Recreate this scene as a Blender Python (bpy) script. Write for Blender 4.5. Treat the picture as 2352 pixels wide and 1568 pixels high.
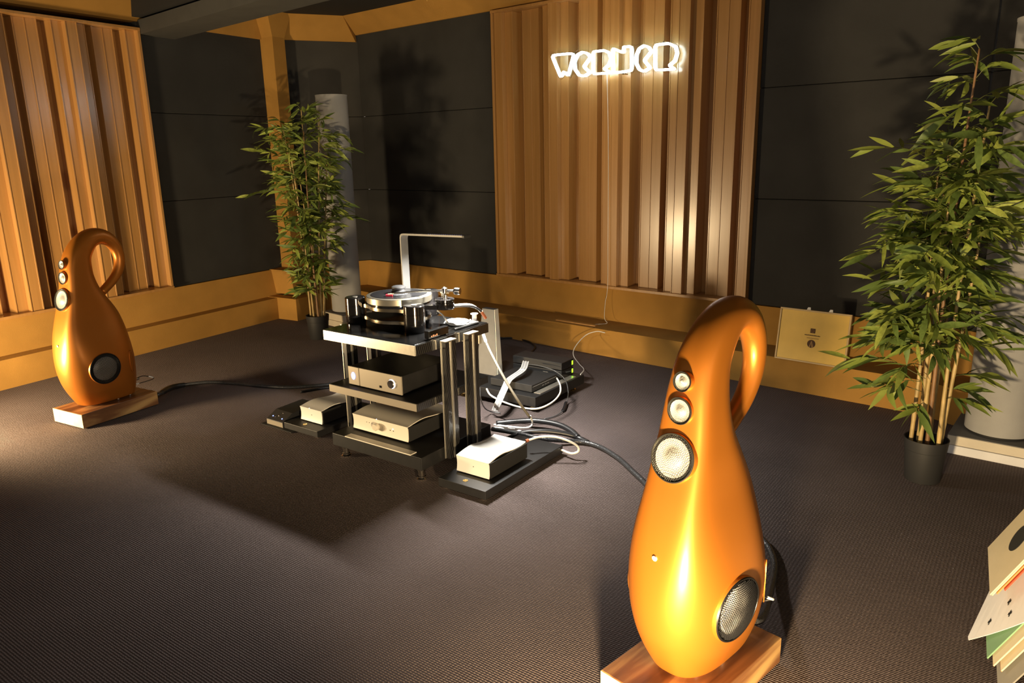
import bpy, bmesh, math, random
from mathutils import Vector, Matrix, noise
from math import sin, cos, pi, radians, atan2, sqrt, hypot, exp

scene = bpy.context.scene
for o in list(bpy.data.objects):
    bpy.data.objects.remove(o)
C = scene.collection

# ------------------------------------------------------------------ camera
IW, IH, F = 2352, 1568, 1731.2
PITCH, ROLL, CAMH = radians(14.16), radians(-1.25), 1.6
cp, sp, cr, sr = cos(PITCH), sin(PITCH), cos(ROLL), sin(ROLL)
RZ = Matrix(((cr, -sr, 0), (sr, cr, 0), (0, 0, 1)))
rt, fw, up = RZ @ Vector((1, 0, 0)), RZ @ Vector((0, -sp, cp)), RZ @ Vector((0, -cp, -sp))
CM = Matrix((rt, fw, up))                       # world = CM @ (x right, y down, z forward)
cam_data = bpy.data.cameras.new('camera')
cam_data.lens = F / IW * 36.0
cam_data.sensor_width = 36.0
cam_data.clip_start = 0.05
cam = bpy.data.objects.new('camera', cam_data)
C.objects.link(cam)
R3 = CM @ Matrix(((1, 0, 0), (0, -1, 0), (0, 0, -1)))
M4 = R3.to_4x4()
M4.translation = Vector((0, 0, CAMH))
cam.matrix_world = M4
scene.camera = cam
CO = Vector((0, 0, CAMH))


def ray(x, y):
    return CM @ Vector(((x - IW / 2) / F, (y - IH / 2) / F, 1))


def atz(x, y, z=0.0):
    """the place at height z that the photograph shows at pixel (x, y)"""
    d = ray(x, y)
    return CO + d * ((z - CAMH) / d.z)


def atd(x, y, dist):
    return CO + ray(x, y).normalized() * dist


# ------------------------------------------------------------------ world, lights, exposure
world = bpy.data.worlds.new('world')
scene.world = world
world.use_nodes = True
world.node_tree.nodes['Background'].inputs[0].default_value = (1.0, 0.86, 0.7, 1)
world.node_tree.nodes['Background'].inputs[1].default_value = 0.85
scene.view_settings.view_transform = 'Standard'
scene.view_settings.look = 'None'
scene.view_settings.exposure = 0.0
scene.view_settings.gamma = 1.0
scene.view_settings.use_curve_mapping = False


def spot(name, loc, target, power, col, size, blend, radius):
    l = bpy.data.lights.new(name, 'SPOT')
    l.energy, l.color, l.spot_size, l.spot_blend, l.shadow_soft_size = power, col, radians(size), blend, radius
    o = bpy.data.objects.new(name, l)
    C.objects.link(o)
    o.location = loc
    o.rotation_euler = (Vector(target) - Vector(loc)).to_track_quat('-Z', 'Y').to_euler()
    return o


WARM = (1.0, 0.735, 0.41)
spot('floor_spot_far', (-3.70, 3.85, 0.40), (-2.2, 5.3, 0.85), 370, WARM, 140, 0.6, 0.15)
spot('floor_spot_near', (0.16, 0.88, 0.22), (0.55, 2.3, 0.60), 450, WARM, 116, 0.7, 0.06)

# ------------------------------------------------------------------ materials
MATS = {}


def nt(name):
    m = bpy.data.materials.new(name)
    m.use_nodes = True
    t = m.node_tree
    b = t.nodes['Principled BSDF']
    MATS[name] = m
    return m, t, b


def mat(name, col, rough=0.5, metal=0.0, vary=0.0, vscale=8.0, bump=0.0, bscale=200.0, coat=0.0, emit=None, spec=0.5, trans=0.0, sub=0.0):
    m, t, b = nt(name)
    b.inputs['Base Color'].default_value = (*col, 1)
    b.inputs['Roughness'].default_value = rough
    b.inputs['Metallic'].default_value = metal
    b.inputs['Specular IOR Level'].default_value = spec
    b.inputs['Coat Weight'].default_value = coat
    b.inputs['Coat Roughness'].default_value = 0.12
    b.inputs['Transmission Weight'].default_value = trans
    tc = t.nodes.new('ShaderNodeTexCoord')
    if vary > 0:
        n = t.nodes.new('ShaderNodeTexNoise')
        n.inputs['Scale'].default_value = vscale
        n.inputs['Detail'].default_value = 4
        t.links.new(tc.outputs['Object'], n.inputs['Vector'])
        r = t.nodes.new('ShaderNodeValToRGB')
        r.color_ramp.elements[0].color = (*[c * (1 - vary) for c in col], 1)
        r.color_ramp.elements[1].color = (*[min(1, c * (1 + vary)) for c in col], 1)
        r.color_ramp.elements[0].position, r.color_ramp.elements[1].position = 0.3, 0.7
        t.links.new(n.outputs['Fac'], r.inputs['Fac'])
        t.links.new(r.outputs['Color'], b.inputs['Base Color'])
    if bump > 0:
        n2 = t.nodes.new('ShaderNodeTexNoise')
        n2.inputs['Scale'].default_value = bscale
        n2.inputs['Detail'].default_value = 3
        t.links.new(tc.outputs['Object'], n2.inputs['Vector'])
        bp = t.nodes.new('ShaderNodeBump')
        bp.inputs['Strength'].default_value = bump
        bp.inputs['Distance'].default_value = 0.004
        t.links.new(n2.outputs['Fac'], bp.inputs['Height'])
        t.links.new(bp.outputs['Normal'], b.inputs['Normal'])
    if emit:
        b.inputs['Emission Color'].default_value = (*emit[0], 1)
        b.inputs['Emission Strength'].default_value = emit[1]
    return m


def wood(name, c0, c1, c2, rough, stretch, scale, axis=2, coat=0.0, dist=3.0):
    """streaky grain along one axis, with colour bands of the heartwood"""
    m, t, b = nt(name)
    tc = t.nodes.new('ShaderNodeTexCoord')
    mp = t.nodes.new('ShaderNodeMapping')
    s = [scale] * 3
    s[axis] = scale / stretch
    mp.inputs['Scale'].default_value = s
    t.links.new(tc.outputs['Object'], mp.inputs['Vector'])
    n = t.nodes.new('ShaderNodeTexNoise')
    n.inputs['Scale'].default_value = 1.0
    n.inputs['Detail'].default_value = 6
    n.inputs['Distortion'].default_value = dist * 0.2
    t.links.new(mp.outputs['Vector'], n.inputs['Vector'])
    r = t.nodes.new('ShaderNodeValToRGB')
    r.color_ramp.elements[0].color, r.color_ramp.elements[0].position = (*c0, 1), 0.32
    r.color_ramp.elements[1].color, r.color_ramp.elements[1].position = (*c2, 1), 0.7
    e = r.color_ramp.elements.new(0.52)
    e.color = (*c1, 1)
    t.links.new(n.outputs['Fac'], r.inputs['Fac'])
    t.links.new(r.outputs['Color'], b.inputs['Base Color'])
    b.inputs['Roughness'].default_value = rough
    b.inputs['Coat Weight'].default_value = coat
    b.inputs['Coat Roughness'].default_value = 0.21
    return m


def carpet():
    m, t, b = nt('ribbed_carpet')
    tc = t.nodes.new('ShaderNodeTexCoord')
    mp = t.nodes.new('ShaderNodeMapping')
    mp.inputs['Rotation'].default_value = (0, 0, radians(36))
    t.links.new(tc.outputs['Object'], mp.inputs['Vector'])
    w = t.nodes.new('ShaderNodeTexWave')
    w.bands_direction = 'Y'
    w.inputs['Scale'].default_value = 34
    w.inputs['Distortion'].default_value = 1.2
    w.inputs['Detail'].default_value = 1.5
    w.inputs['Detail Scale'].default_value = 3.0
    t.links.new(mp.outputs['Vector'], w.inputs['Vector'])
    w2 = t.nodes.new('ShaderNodeTexWave')
    w2.bands_direction = 'X'
    w2.inputs['Scale'].default_value = 24
    w2.inputs['Distortion'].default_value = 2.0
    t.links.new(mp.outputs['Vector'], w2.inputs['Vector'])
    n = t.nodes.new('ShaderNodeTexNoise')
    n.inputs['Scale'].default_value = 2.2
    n.inputs['Detail'].default_value = 3
    t.links.new(mp.outputs['Vector'], n.inputs['Vector'])
    mx = t.nodes.new('ShaderNodeMath')
    mx.operation = 'MULTIPLY'
    t.links.new(w.outputs['Fac'], mx.inputs[0])
    m3 = t.nodes.new('ShaderNodeMath')
    m3.operation = 'MULTIPLY_ADD'
    m3.inputs[1].default_value, m3.inputs[2].default_value = 0.45, 0.55
    t.links.new(w2.outputs['Fac'], m3.inputs[0])
    t.links.new(m3.outputs[0], mx.inputs[1])
    r = t.nodes.new('ShaderNodeValToRGB')
    r.color_ramp.elements[0].color = (0.058, 0.044, 0.042, 1)
    r.color_ramp.elements[1].color = (0.215, 0.172, 0.162, 1)
    t.links.new(mx.outputs[0], r.inputs['Fac'])
    hs = t.nodes.new('ShaderNodeHueSaturation')
    m4 = t.nodes.new('ShaderNodeMath')
    m4.operation = 'MULTIPLY_ADD'
    m4.inputs[1].default_value, m4.inputs[2].default_value = 0.5, 0.75
    t.links.new(n.outputs['Fac'], m4.inputs[0])
    t.links.new(m4.outputs[0], hs.inputs['Value'])
    t.links.new(r.outputs['Color'], hs.inputs['Color'])
    t.links.new(hs.outputs['Color'], b.inputs['Base Color'])
    b.inputs['Roughness'].default_value = 0.95
    b.inputs['Specular IOR Level'].default_value = 0.15
    bp = t.nodes.new('ShaderNodeBump')
    bp.inputs['Strength'].default_value = 0.9
    bp.inputs['Distance'].default_value = 0.004
    t.links.new(mx.outputs[0], bp.inputs['Height'])
    t.links.new(bp.outputs['Normal'], b.inputs['Normal'])
    return m


def carbon():
    m, t, b = nt('carbon_fibre')
    tc = t.nodes.new('ShaderNodeTexCoord')
    mp = t.nodes.new('ShaderNodeMapping')
    mp.inputs['Rotation'].default_value = (radians(45), 0, radians(20))
    t.links.new(tc.outputs['Object'], mp.inputs['Vector'])
    w = t.nodes.new('ShaderNodeTexWave')
    w.bands_direction = 'DIAGONAL'
    w.inputs['Scale'].default_value = 42
    t.links.new(mp.outputs['Vector'], w.inputs['Vector'])
    r = t.nodes.new('ShaderNodeValToRGB')
    r.color_ramp.elements[0].color, r.color_ramp.elements[0].position = (0.006, 0.006, 0.007, 1), 0.45
    r.color_ramp.elements[1].color, r.color_ramp.elements[1].position = (0.032, 0.030, 0.027, 1), 0.7
    t.links.new(w.outputs['Fac'], r.inputs['Fac'])
    t.links.new(r.outputs['Color'], b.inputs['Base Color'])
    b.inputs['Roughness'].default_value = 0.3
    b.inputs['Coat Weight'].default_value = 0.6
    return m


def braided():
    m, t, b = nt('braided_sleeve')
    tc = t.nodes.new('ShaderNodeTexCoord')
    v = t.nodes.new('ShaderNodeTexVoronoi')
    v.inputs['Scale'].default_value = 160
    t.links.new(tc.outputs['Object'], v.inputs['Vector'])
    r = t.nodes.new('ShaderNodeValToRGB')
    r.color_ramp.elements[0].color = (0.05, 0.052, 0.055, 1)
    r.color_ramp.elements[1].color = (0.008, 0.008, 0.009, 1)
    t.links.new(v.outputs['Distance'], r.inputs['Fac'])
    t.links.new(r.outputs['Color'], b.inputs['Base Color'])
    b.inputs['Roughness'].default_value = 0.35
    bp = t.nodes.new('ShaderNodeBump')
    bp.inputs['Strength'].default_value = 0.5
    bp.inputs['Distance'].default_value = 0.002
    t.links.new(v.outputs['Distance'], bp.inputs['Height'])
    t.links.new(bp.outputs['Normal'], b.inputs['Normal'])
    return m


carpet()
carbon()
braided()
mat('fabric_charcoal', (0.039, 0.039, 0.038), 0.95, vary=0.12, vscale=3, bump=0.35, bscale=420, spec=0.2)
mat('fabric_grey', (0.055, 0.054, 0.051), 0.95, vary=0.12, vscale=3, bump=0.35, bscale=420, spec=0.2)
mat('tan_cloth', (0.42, 0.225, 0.052), 0.9, vary=0.08, vscale=5, bump=0.25, bscale=350, spec=0.2)
mat('dark_paint', (0.012, 0.012, 0.012), 0.8, vary=0.1)
mat('dark_grey_paint', (0.05, 0.05, 0.046), 0.7, vary=0.1)
wood('diffuser_wood', (0.40, 0.205, 0.06), (0.44, 0.23, 0.072), (0.48, 0.255, 0.082), 0.34, 30, 30, axis=2, coat=0.6)
wood('plinth_wood', (0.075, 0.027, 0.010), (0.20, 0.085, 0.030), (0.50, 0.30, 0.11), 0.42, 7, 13, axis=1)
mat('end_grain', (0.72, 0.58, 0.38), 0.6, vary=0.16, vscale=14)
m_ = mat('copper_paint', (0.56, 0.192, 0.022), 0.40, metal=0.6, coat=0.2)
MATS['copper_paint'].node_tree.nodes['Principled BSDF'].inputs['Coat Roughness'].default_value = 0.28
mat('driver_silver', (0.92, 0.91, 0.86), 0.36, metal=0.3)
mat('driver_dark', (0.02, 0.02, 0.02), 0.35)
mat('grille_metal', (0.10, 0.098, 0.085), 0.4, metal=0.8)
mat('grille_dark', (0.03, 0.03, 0.032), 0.35, metal=0.7)
mat('chrome', (0.86, 0.83, 0.76), 0.12, metal=1.0)
mat('brushed_alu', (0.72, 0.68, 0.58), 0.33, metal=0.85, vary=0.05, vscale=60)
mat('matt_alu', (0.60, 0.57, 0.48), 0.45, metal=0.55)
mat('gold_metal', (0.75, 0.58, 0.25), 0.25, metal=1.0)
mat('black_gloss', (0.008, 0.008, 0.008), 0.09, coat=0.5)
mat('black_lacquer', (0.012, 0.011, 0.011), 0.13, metal=0.3, coat=0.6)
mat('black_satin', (0.012, 0.0115, 0.0115), 0.5, vary=0.15, vscale=30)
mat('black_plastic', (0.02, 0.02, 0.02), 0.5, bump=0.1, bscale=300)
mat('black_matt', (0.010, 0.0095, 0.009), 0.75)
mat('vinyl', (0.012, 0.012, 0.013), 0.22, coat=0.3)
mat('cream_shell', (0.78, 0.72, 0.60), 0.42, coat=0.1)
mat('white_shell', (0.82, 0.80, 0.74), 0.40, coat=0.1)
mat('champagne', (0.42, 0.37, 0.29), 0.35, metal=0.45)
mat('knob_cream', (0.66, 0.60, 0.48), 0.35)
mat('white_plastic', (0.8, 0.8, 0.78), 0.45)
mat('white_cable', (0.78, 0.78, 0.74), 0.4)
mat('grey_sleeve', (0.20, 0.18, 0.14), 0.55, bump=0.3, bscale=500)
mat('rubber_black', (0.012, 0.012, 0.013), 0.38)
mat('silver_slab', (0.085, 0.087, 0.088), 0.42, metal=0.3, vary=0.1, vscale=12)
mat('grey_column', (0.36, 0.36, 0.35), 0.85, vary=0.07, vscale=6, bump=0.2, bscale=300)
mat('grey_top', (0.17, 0.165, 0.155), 0.8, vary=0.1)
mat('board_cream', (0.62, 0.56, 0.44), 0.7, vary=0.06)
mat('board_white', (0.72, 0.72, 0.72), 0.7, vary=0.06)
mat('pot_plastic', (0.022, 0.022, 0.022), 0.55)
mat('soil', (0.012, 0.010, 0.008), 0.95, bump=0.8, bscale=120)
mat('bamboo_cane', (0.46, 0.33, 0.13), 0.45, vary=0.3, vscale=14)
mat('bamboo_cane_brown', (0.24, 0.13, 0.055), 0.5, vary=0.3, vscale=14)
mat('twig_green', (0.10, 0.11, 0.03), 0.6)
mat('leaf_a', (0.20, 0.26, 0.045), 0.5, vary=0.25, vscale=9)
mat('leaf_b', (0.27, 0.32, 0.06), 0.5, vary=0.25, vscale=9)
mat('leaf_c', (0.11, 0.165, 0.036), 0.5, vary=0.25, vscale=9)
mat('plaque_gold', (0.78, 0.52, 0.11), 0.42, metal=0.1, vary=0.08, vscale=6)
mat('plaque_frame', (0.55, 0.40, 0.20), 0.45, metal=0.2)
mat('print_brown', (0.10, 0.045, 0.02), 0.7)
mat('print_tan', (0.40, 0.24, 0.09), 0.7)
mat('sleeve_cream', (0.62, 0.55, 0.38), 0.6, vary=0.05)
mat('sleeve_white', (0.74, 0.75, 0.76), 0.45, vary=0.04)
mat('sleeve_green', (0.20, 0.36, 0.20), 0.5, vary=0.1)
mat('sleeve_red', (0.50, 0.07, 0.03), 0.5)
mat('sleeve_orange', (0.58, 0.26, 0.08), 0.5)
mat('sleeve_brown', (0.25, 0.14, 0.07), 0.5)
mat('sleeve_grey', (0.27, 0.26, 0.22), 0.6)
mat('ink', (0.02, 0.022, 0.022), 0.6)
mat('ink_grey', (0.33, 0.33, 0.33), 0.6)
mat('cartridge_red', (0.75, 0.03, 0.06), 0.35)
mat('plug_copper', (0.42, 0.14, 0.07), 0.4, metal=0.4)
mat('blue_led', (0.05, 0.05, 0.1), 0.4, emit=((0.18, 0.28, 1.0), 6.0))
mat('touch_blue', (0.1, 0.1, 0.3), 0.4, emit=((0.35, 0.4, 1.0), 0.8))
mat('lamp_grey', (0.16, 0.16, 0.155), 0.45, metal=0.4)
mat('platter_metal', (0.26, 0.24, 0.19), 0.38, metal=0.85)
mat('dark_bronze', (0.22, 0.185, 0.13), 0.25, metal=0.95)
mat('white_led', (0.3, 0.3, 0.35), 0.4, emit=((0.75, 0.82, 1.0), 3.0))
mat('green_led', (0.05, 0.1, 0.02), 0.4, emit=((0.38, 1.0, 0.02), 2.6))
mat('amber_led', (0.1, 0.04, 0.02), 0.4, emit=((1.0, 0.32, 0.10), 1.2))
mat('neon_tube', (1, 1, 1), 0.5, emit=((0.74, 0.94, 1.0), 24.0))
mat('lamp_led', (1, 1, 1), 0.5, emit=((1.0, 0.95, 0.86), 12.0))
mat('acrylic', (0.92, 0.97, 1.0), 0.03, trans=1.0)
mat('glass_top', (0.006, 0.006, 0.006), 0.06, coat=1.0)


# ------------------------------------------------------------------ mesh helpers
def obj(name, bm, material, parent=None, smooth=False, bevel=0.0, loc=None, rz=None, autosmooth=True):
    bmesh.ops.recalc_face_normals(bm, faces=bm.faces)
    me = bpy.data.meshes.new(name)
    bm.to_mesh(me)
    bm.free()
    return link(name, me, material, parent, smooth, bevel, loc, rz)


def link(name, me, material, parent=None, smooth=False, bevel=0.0, loc=None, rz=None):
    if material and not me.materials:
        me.materials.append(MATS[material])
    o = bpy.data.objects.new(name, me)
    C.objects.link(o)
    o.parent = parent
    if loc is not None:
        o.location = loc
    if rz is not None:
        o.rotation_euler = (0, 0, rz)
    if smooth:
        me.shade_smooth()
        if smooth == 'auto':
            for e in me.edges:
                e.use_edge_sharp = False
            b2 = bmesh.new()
            b2.from_mesh(me)
            for e in b2.edges:
                e.smooth = not (len(e.link_faces) == 2 and e.calc_face_angle(0) > radians(35))
            b2.to_mesh(me)
            b2.free()
    if bevel > 0:
        md = o.modifiers.new('bevel', 'BEVEL')
        md.width, md.segments, md.limit_method = bevel, 2, 'ANGLE'
        md.angle_limit = radians(40)
    return o


def thing(name, label, cat, loc=(0, 0, 0), rz=0.0, group=None):
    o = bpy.data.objects.new(name, None)
    o.empty_display_size = 0.05
    C.objects.link(o)
    o.location, o.rotation_euler = loc, (0, 0, rz)
    return tag(o, label, cat, group)


def tag(o, label, cat, group=None):
    o['label'], o['category'] = label, cat
    if group:
        o['group'] = group
    return o


def struct(o, label=None):
    o['kind'] = 'structure'
    if label:
        o['label'] = label
    return o


def box(bm, x0, x1, y0, y1, z0, z1):
    v = [bm.verts.new((x, y, z)) for z in (z0, z1) for y in (y0, y1) for x in (x0, x1)]
    for f in ((0, 1, 3, 2), (4, 6, 7, 5), (0, 4, 5, 1), (2, 3, 7, 6), (0, 2, 6, 4), (1, 5, 7, 3)):
        bm.faces.new([v[i] for i in f])
    return bm


def bx(*a):
    return box(bmesh.new(), *a)


def lathe(bm, prof, n=32, M=None, close=False):
    """prof: list of (r, z) around z; capped where r reaches 0"""
    rings = []
    for r, z in prof:
        if r < 1e-6:
            rings.append([bm.verts.new((0, 0, z))])
        else:
            rings.append([bm.verts.new((r * cos(2 * pi * i / n), r * sin(2 * pi * i / n), z)) for i in range(n)])
    for a, b in zip(rings, rings[1:]):
        for i in range(n):
            j = (i + 1) % n
            if len(a) == 1 and len(b) > 1:
                bm.faces.new((a[0], b[i], b[j]))
            elif len(b) == 1 and len(a) > 1:
                bm.faces.new((a[i], b[0], a[j]))
            elif len(a) > 1:
                bm.faces.new((a[i], b[i], b[j], a[j]))
    if M is not None:
        vs = [v for r in rings for v in r]
        bmesh.ops.transform(bm, matrix=M, verts=vs)
    return bm


def cyl(bm, r, z0, z1, x=0, y=0, n=28, bev=0.0):
    p = [(0, z0), (r - bev, z0), (r, z0 + bev), (r, z1 - bev), (r - bev, z1), (0, z1)] if bev else [(0, z0), (r, z0), (r, z1), (0, z1)]
    return lathe(bm, p, n, Matrix.Translation((x, y, 0)))


def spline(pts, k=8):
    P = [Vector(p) for p in pts]
    if len(P) < 3:
        return P
    P = [P[0] * 2 - P[1]] + P + [P[-1] * 2 - P[-2]]
    out = []
    for i in range(1, len(P) - 2):
        p0, p1, p2, p3 = P[i - 1:i + 3]
        for j in range(k):
            t = j / k
            out.append(0.5 * ((2 * p1) + (p2 - p0) * t + (2 * p0 - 5 * p1 + 4 * p2 - p3) * t * t + (3 * p1 - p0 - 3 * p2 + p3) * t ** 3))
    out.append(P[-2])
    return out


def tube(bm, path, r, n=8, closed=False, cap=True):
    path = [Vector(p) for p in path]
    N = len(path)
    rs = r if isinstance(r, (list, tuple)) else [r] * N
    rings = []
    prev = None
    for i, p in enumerate(path):
        a = path[(i - 1) % N] if (closed or i > 0) else p
        b = path[(i + 1) % N] if (closed or i < N - 1) else p
        t = (b - a)
        t = t.normalized() if t.length > 1e-9 else Vector((0, 0, 1))
        if prev is None:
            u = t.orthogonal().normalized()
        else:
            u = prev - t * prev.dot(t)
            u = u.normalized() if u.length > 1e-6 else t.orthogonal().normalized()
        prev = u
        w = t.cross(u)
        rings.append([bm.verts.new(p + (u * cos(2 * pi * k / n) + w * sin(2 * pi * k / n)) * rs[i]) for k in range(n)])
    m = N if closed else N - 1
    for i in range(m):
        a, b = rings[i], rings[(i + 1) % N]
        for k in range(n):
            bm.faces.new((a[k], a[(k + 1) % n], b[(k + 1) % n], b[k]))
    if cap and not closed:
        bm.faces.new(rings[0])
        bm.faces.new(rings[-1])
    return bm


def prism(bm, poly, z0, z1):
    a = [bm.verts.new((x, y, z0)) for x, y in poly]
    b = [bm.verts.new((x, y, z1)) for x, y in poly]
    n = len(poly)
    bm.faces.new(a)
    bm.faces.new(b)
    for i in range(n):
        bm.faces.new((a[i], a[(i + 1) % n], b[(i + 1) % n], b[i]))
    return bm


def hexa(bm, lo, hi):
    """solid between two matching quads"""
    a = [bm.verts.new(p) for p in lo]
    b = [bm.verts.new(p) for p in hi]
    n = len(lo)
    bm.faces.new(a)
    bm.faces.new(b)
    for i in range(n):
        bm.faces.new((a[i], a[(i + 1) % n], b[(i + 1) % n], b[i]))
    return bm


# ------------------------------------------------------------------ room shell
def unit(v):
    v = Vector((v.x, v.y, 0))
    return v.normalized()


def left_of(u):
    return Vector((-u.y, u.x, 0))


A0, A1 = Vector((-3.705, 5.211, 0)), Vector((-2.401, 7.436, 0))
B0, B1 = Vector((-0.127, 6.544, 0)), Vector((2.293, 4.457, 0))
ua, ub = unit(A1 - A0), unit(B1 - B0)
na, nb = left_of(ua), left_of(ub)
OA, OD, OB, OE = 0.18, 0.28, 0.38, 0.38              # how far each fabric wall lies behind its floor line
PA, PB = A0 + na * OA, B0 + nb * OB
C1 = PA + ua * 3.08
C2 = Vector((-1.539, 8.263, 0))
ud = unit(C2 - C1)
nd = left_of(ud)
C3 = PB + ub * 3.5
ue = Vector((cos(radians(-64)), sin(radians(-64)), 0))
ne = left_of(ue)
CEIL = 2.94
SEG = [(A0, ua, na, (0.13, OA)), (C1 - nd * OD, ud, nd, (0.22, OD)), (B0, ub, nb, (0.30, OB)), (C3 - ne * OE, ue, ne, (0.30, OE))]


def isect(P, u, Q, v):
    d = u.x * v.y - u.y * v.x
    w = Q - P
    s = (w.x * v.y - w.y * v.x) / d
    return P + u * s


def run(offs, ends=(-5.5, 7.0)):
    """plan points of a line that follows all four walls, offs[i] behind each floor line"""
    L = [(s[0] + s[2] * o, s[1]) for s, o in zip(SEG, offs)]
    pts = [A0 + na * offs[0] + ua * ends[0]]
    for (P, u), (Q, v) in zip(L, L[1:]):
        pts.append(isect(P, u, Q, v))
    pts.append(L[-1][0] + ue * ends[1])
    return pts


def band(name, prof, i, material, label):
    """one wall's length of a profile that is mitred into its neighbours; prof: list of (offsets per wall, z)"""
    bm = bmesh.new()
    cols = []
    for offs, z in prof:
        p = run(offs)
        cols.append([bm.verts.new((q.x, q.y, z)) for q in (p[i], p[i + 1])])
    n = len(cols)
    for k in range(n):
        a, b = cols[k], cols[(k + 1) % n]
        bm.faces.new((a[0], a[1], b[1], b[0]))
    bm.faces.new([c[0] for c in cols])
    bm.faces.new([c[1] for c in cols])
    return struct(obj(name, bm, material), label)


side = ['left', 'corner', 'back', 'right']
ledge = [s[3][0] for s in SEG]
top = [s[3][1] for s in SEG]
deep = [t + 0.24 for t in top]
Z1, ZT = 0.215, 0.472
low = [(0, 0, 0, 0), 0.0], [(0, 0, 0, 0), Z1], [deep, Z1], [deep, 0.0]
upb = [[l - 0.0 for l in ledge], Z1], [top, ZT], [deep, ZT], [deep, Z1]
sof0, sof1 = [t for t in top], [top[0] - 0.05, top[1] - 0.16, top[2] - 0.2, top[3] - 0.2]
SZ = (2.705, 2.72, 2.785, 2.785)
for i in range(4):
    band('baseboard_' + side[i], low, i, 'tan_cloth', 'ochre cloth covered lower step of the ' + side[i] + ' wall baseboard')
    band('trim_%d' % (i + 1), upb, i, 'tan_cloth', 'ochre cloth covered sloping band on the ' + side[i] + ' wall ledge')
    band('trim_%d' % (i + 5), ([sof0, SZ[i]], [sof1, CEIL], [deep, CEIL], [deep, SZ[i]]), i, 'tan_cloth', 'ochre cloth covered strip under the ceiling of the ' + side[i] + ' wall')

# floor and ceiling
bm = bmesh.new()
v = [bm.verts.new(p) for p in ((-8, -3, 0), (5, -3, 0), (5, 10, 0), (-8, 10, 0))]
bm.faces.new(v)
floor = struct(obj('floor', bm, 'ribbed_carpet'), 'dark ribbed carpet floor')
ceiling = struct(obj('ceiling', bx(-8, 5, -3, 10, CEIL, CEIL + 0.1), 'dark_paint'), 'dark painted ceiling')


def wall(name, P, u, n, t0, t1, material, holes=None, seams=(1.235, 1.985), z0=ZT, z1=2.9, back=0.26):
    """a wall slab with stacked stretched-fabric panels in front of it"""
    bm = bmesh.new()
    q = [P + u * t0 + n * back, P + u * t1 + n * back, P + u * t1 + n * (back + 0.1), P + u * t0 + n * (back + 0.1)]
    prism(bm, [(a.x, a.y) for a in q], 0, CEIL)
    w = struct(obj(name, bm, 'dark_paint'), None)
    spans = [(t0, t1)]
    for h in holes or []:
        spans = [s for a, b in spans for s in ((a, min(b, h[0])), (max(a, h[1]), b)) if s[1] - s[0] > 0.01]
    zs = [z0] + list(seams) + [z1]
    for a, b in spans:
        for k in range(len(zs) - 1):
            bm = bmesh.new()
            q = [P + u * a + n * 0.02, P + u * b + n * 0.02, P + u * b + n * (back + 0.0), P + u * a + n * (back + 0.0)]
            prism(bm, [(p.x, p.y) for p in q], zs[k] + 0.0014, zs[k + 1] - 0.0014)
            obj('fabric_panel', bm, material, w, bevel=0.006)
    return w


sD = (C2 - C1).length
wall('wall_left', PA, ua, na, -5.5, (C1 - PA).dot(ua), 'fabric_charcoal', holes=[(-0.83, 1.615)])['label'] = 'charcoal fabric left wall'
wall('wall_corner', C1, ud, nd, -0.05, sD + 0.05, 'fabric_grey')['label'] = 'dark grey fabric wall across the corner'
wall('wall_back', PB, ub, nb, (C2 - PB).dot(ub), 3.5, 'fabric_charcoal', holes=[(-0.30, 2.13)])['label'] = 'charcoal fabric back wall'
wall('wall_right', C3, ue, ne, 0, 7.5, 'fabric_charcoal')['label'] = 'charcoal fabric wall at the right'

# pilaster on the left wall beside the corner
bm = bmesh.new()
def plan(P, u, n, s0, s1, n0, n1):
    return [(q.x, q.y) for q in (P + u * s0 + n * n0, P + u * s1 + n * n0, P + u * s1 + n * n1, P + u * s0 + n * n1)]
sC = 2.776
prism(bm, plan(A0, ua, na, sC + 0.165, sC + 0.32, 0.03, 0.3), ZT, 2.72)
lo = plan(A0, ua, na, sC + 0.165, sC + 0.32, 0.03, 0.3)
hi = plan(A0, ua, na, sC + 0.06, sC + 0.36, -0.04, 0.3)
hexa(bm, [(x, y, 2.72) for x, y in lo], [(x, y, CEIL) for x, y in hi])
struct(obj('trim_9', bm, 'tan_cloth'), 'ochre cloth covered pilaster in the corner')
bm = bmesh.new()
lo = plan(A0, ua, na, sC + 0.0, sC + 0.26, -0.13, 0.3)
hi = plan(A0, ua, na, sC + 0.0, sC + 0.24, -0.08, 0.3)
hexa(bm, [(x, y, Z1 + 0.02) for x, y in lo], [(x, y, ZT + 0.005) for x, y in hi])
struct(obj('trim_10', bm, 'tan_cloth'), 'ochre cloth covered foot of the corner pilaster')
bm = bmesh.new()
prism(bm, plan(A0, ua, na, sC - 0.12, sC + 0.22, -0.26, 0.2), 0, Z1 + 0.005)
struct(obj('trim_11', bm, 'tan_cloth'), 'ochre cloth covered step under the corner pilaster')
# dropped beam that meets the left wall
bm = bmesh.new()
ubm = unit(na * -1 + ua * -0.215)
q0 = A0 + ua * 1.63 + na * 0.2
prism(bm, [(p.x, p.y) for p in (q0, q0 + ubm * 6, q0 + ubm * 6 + ua * 0.35, q0 + ua * 0.35)], 2.605, 2.715)
beam = struct(obj('trim_12', bm, 'dark_grey_paint'), 'dark grey dropped ceiling beam')
bm = bmesh.new()
q0 = q0 - ua * 0.05 - na * 0.0
prism(bm, [(p.x, p.y) for p in (q0, q0 + ubm * 6, q0 + ubm * 6 + ua * 0.2, q0 + ua * 0.2)], 2.735, CEIL)
obj('beam_web', bm, 'dark_paint', beam)


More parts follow.
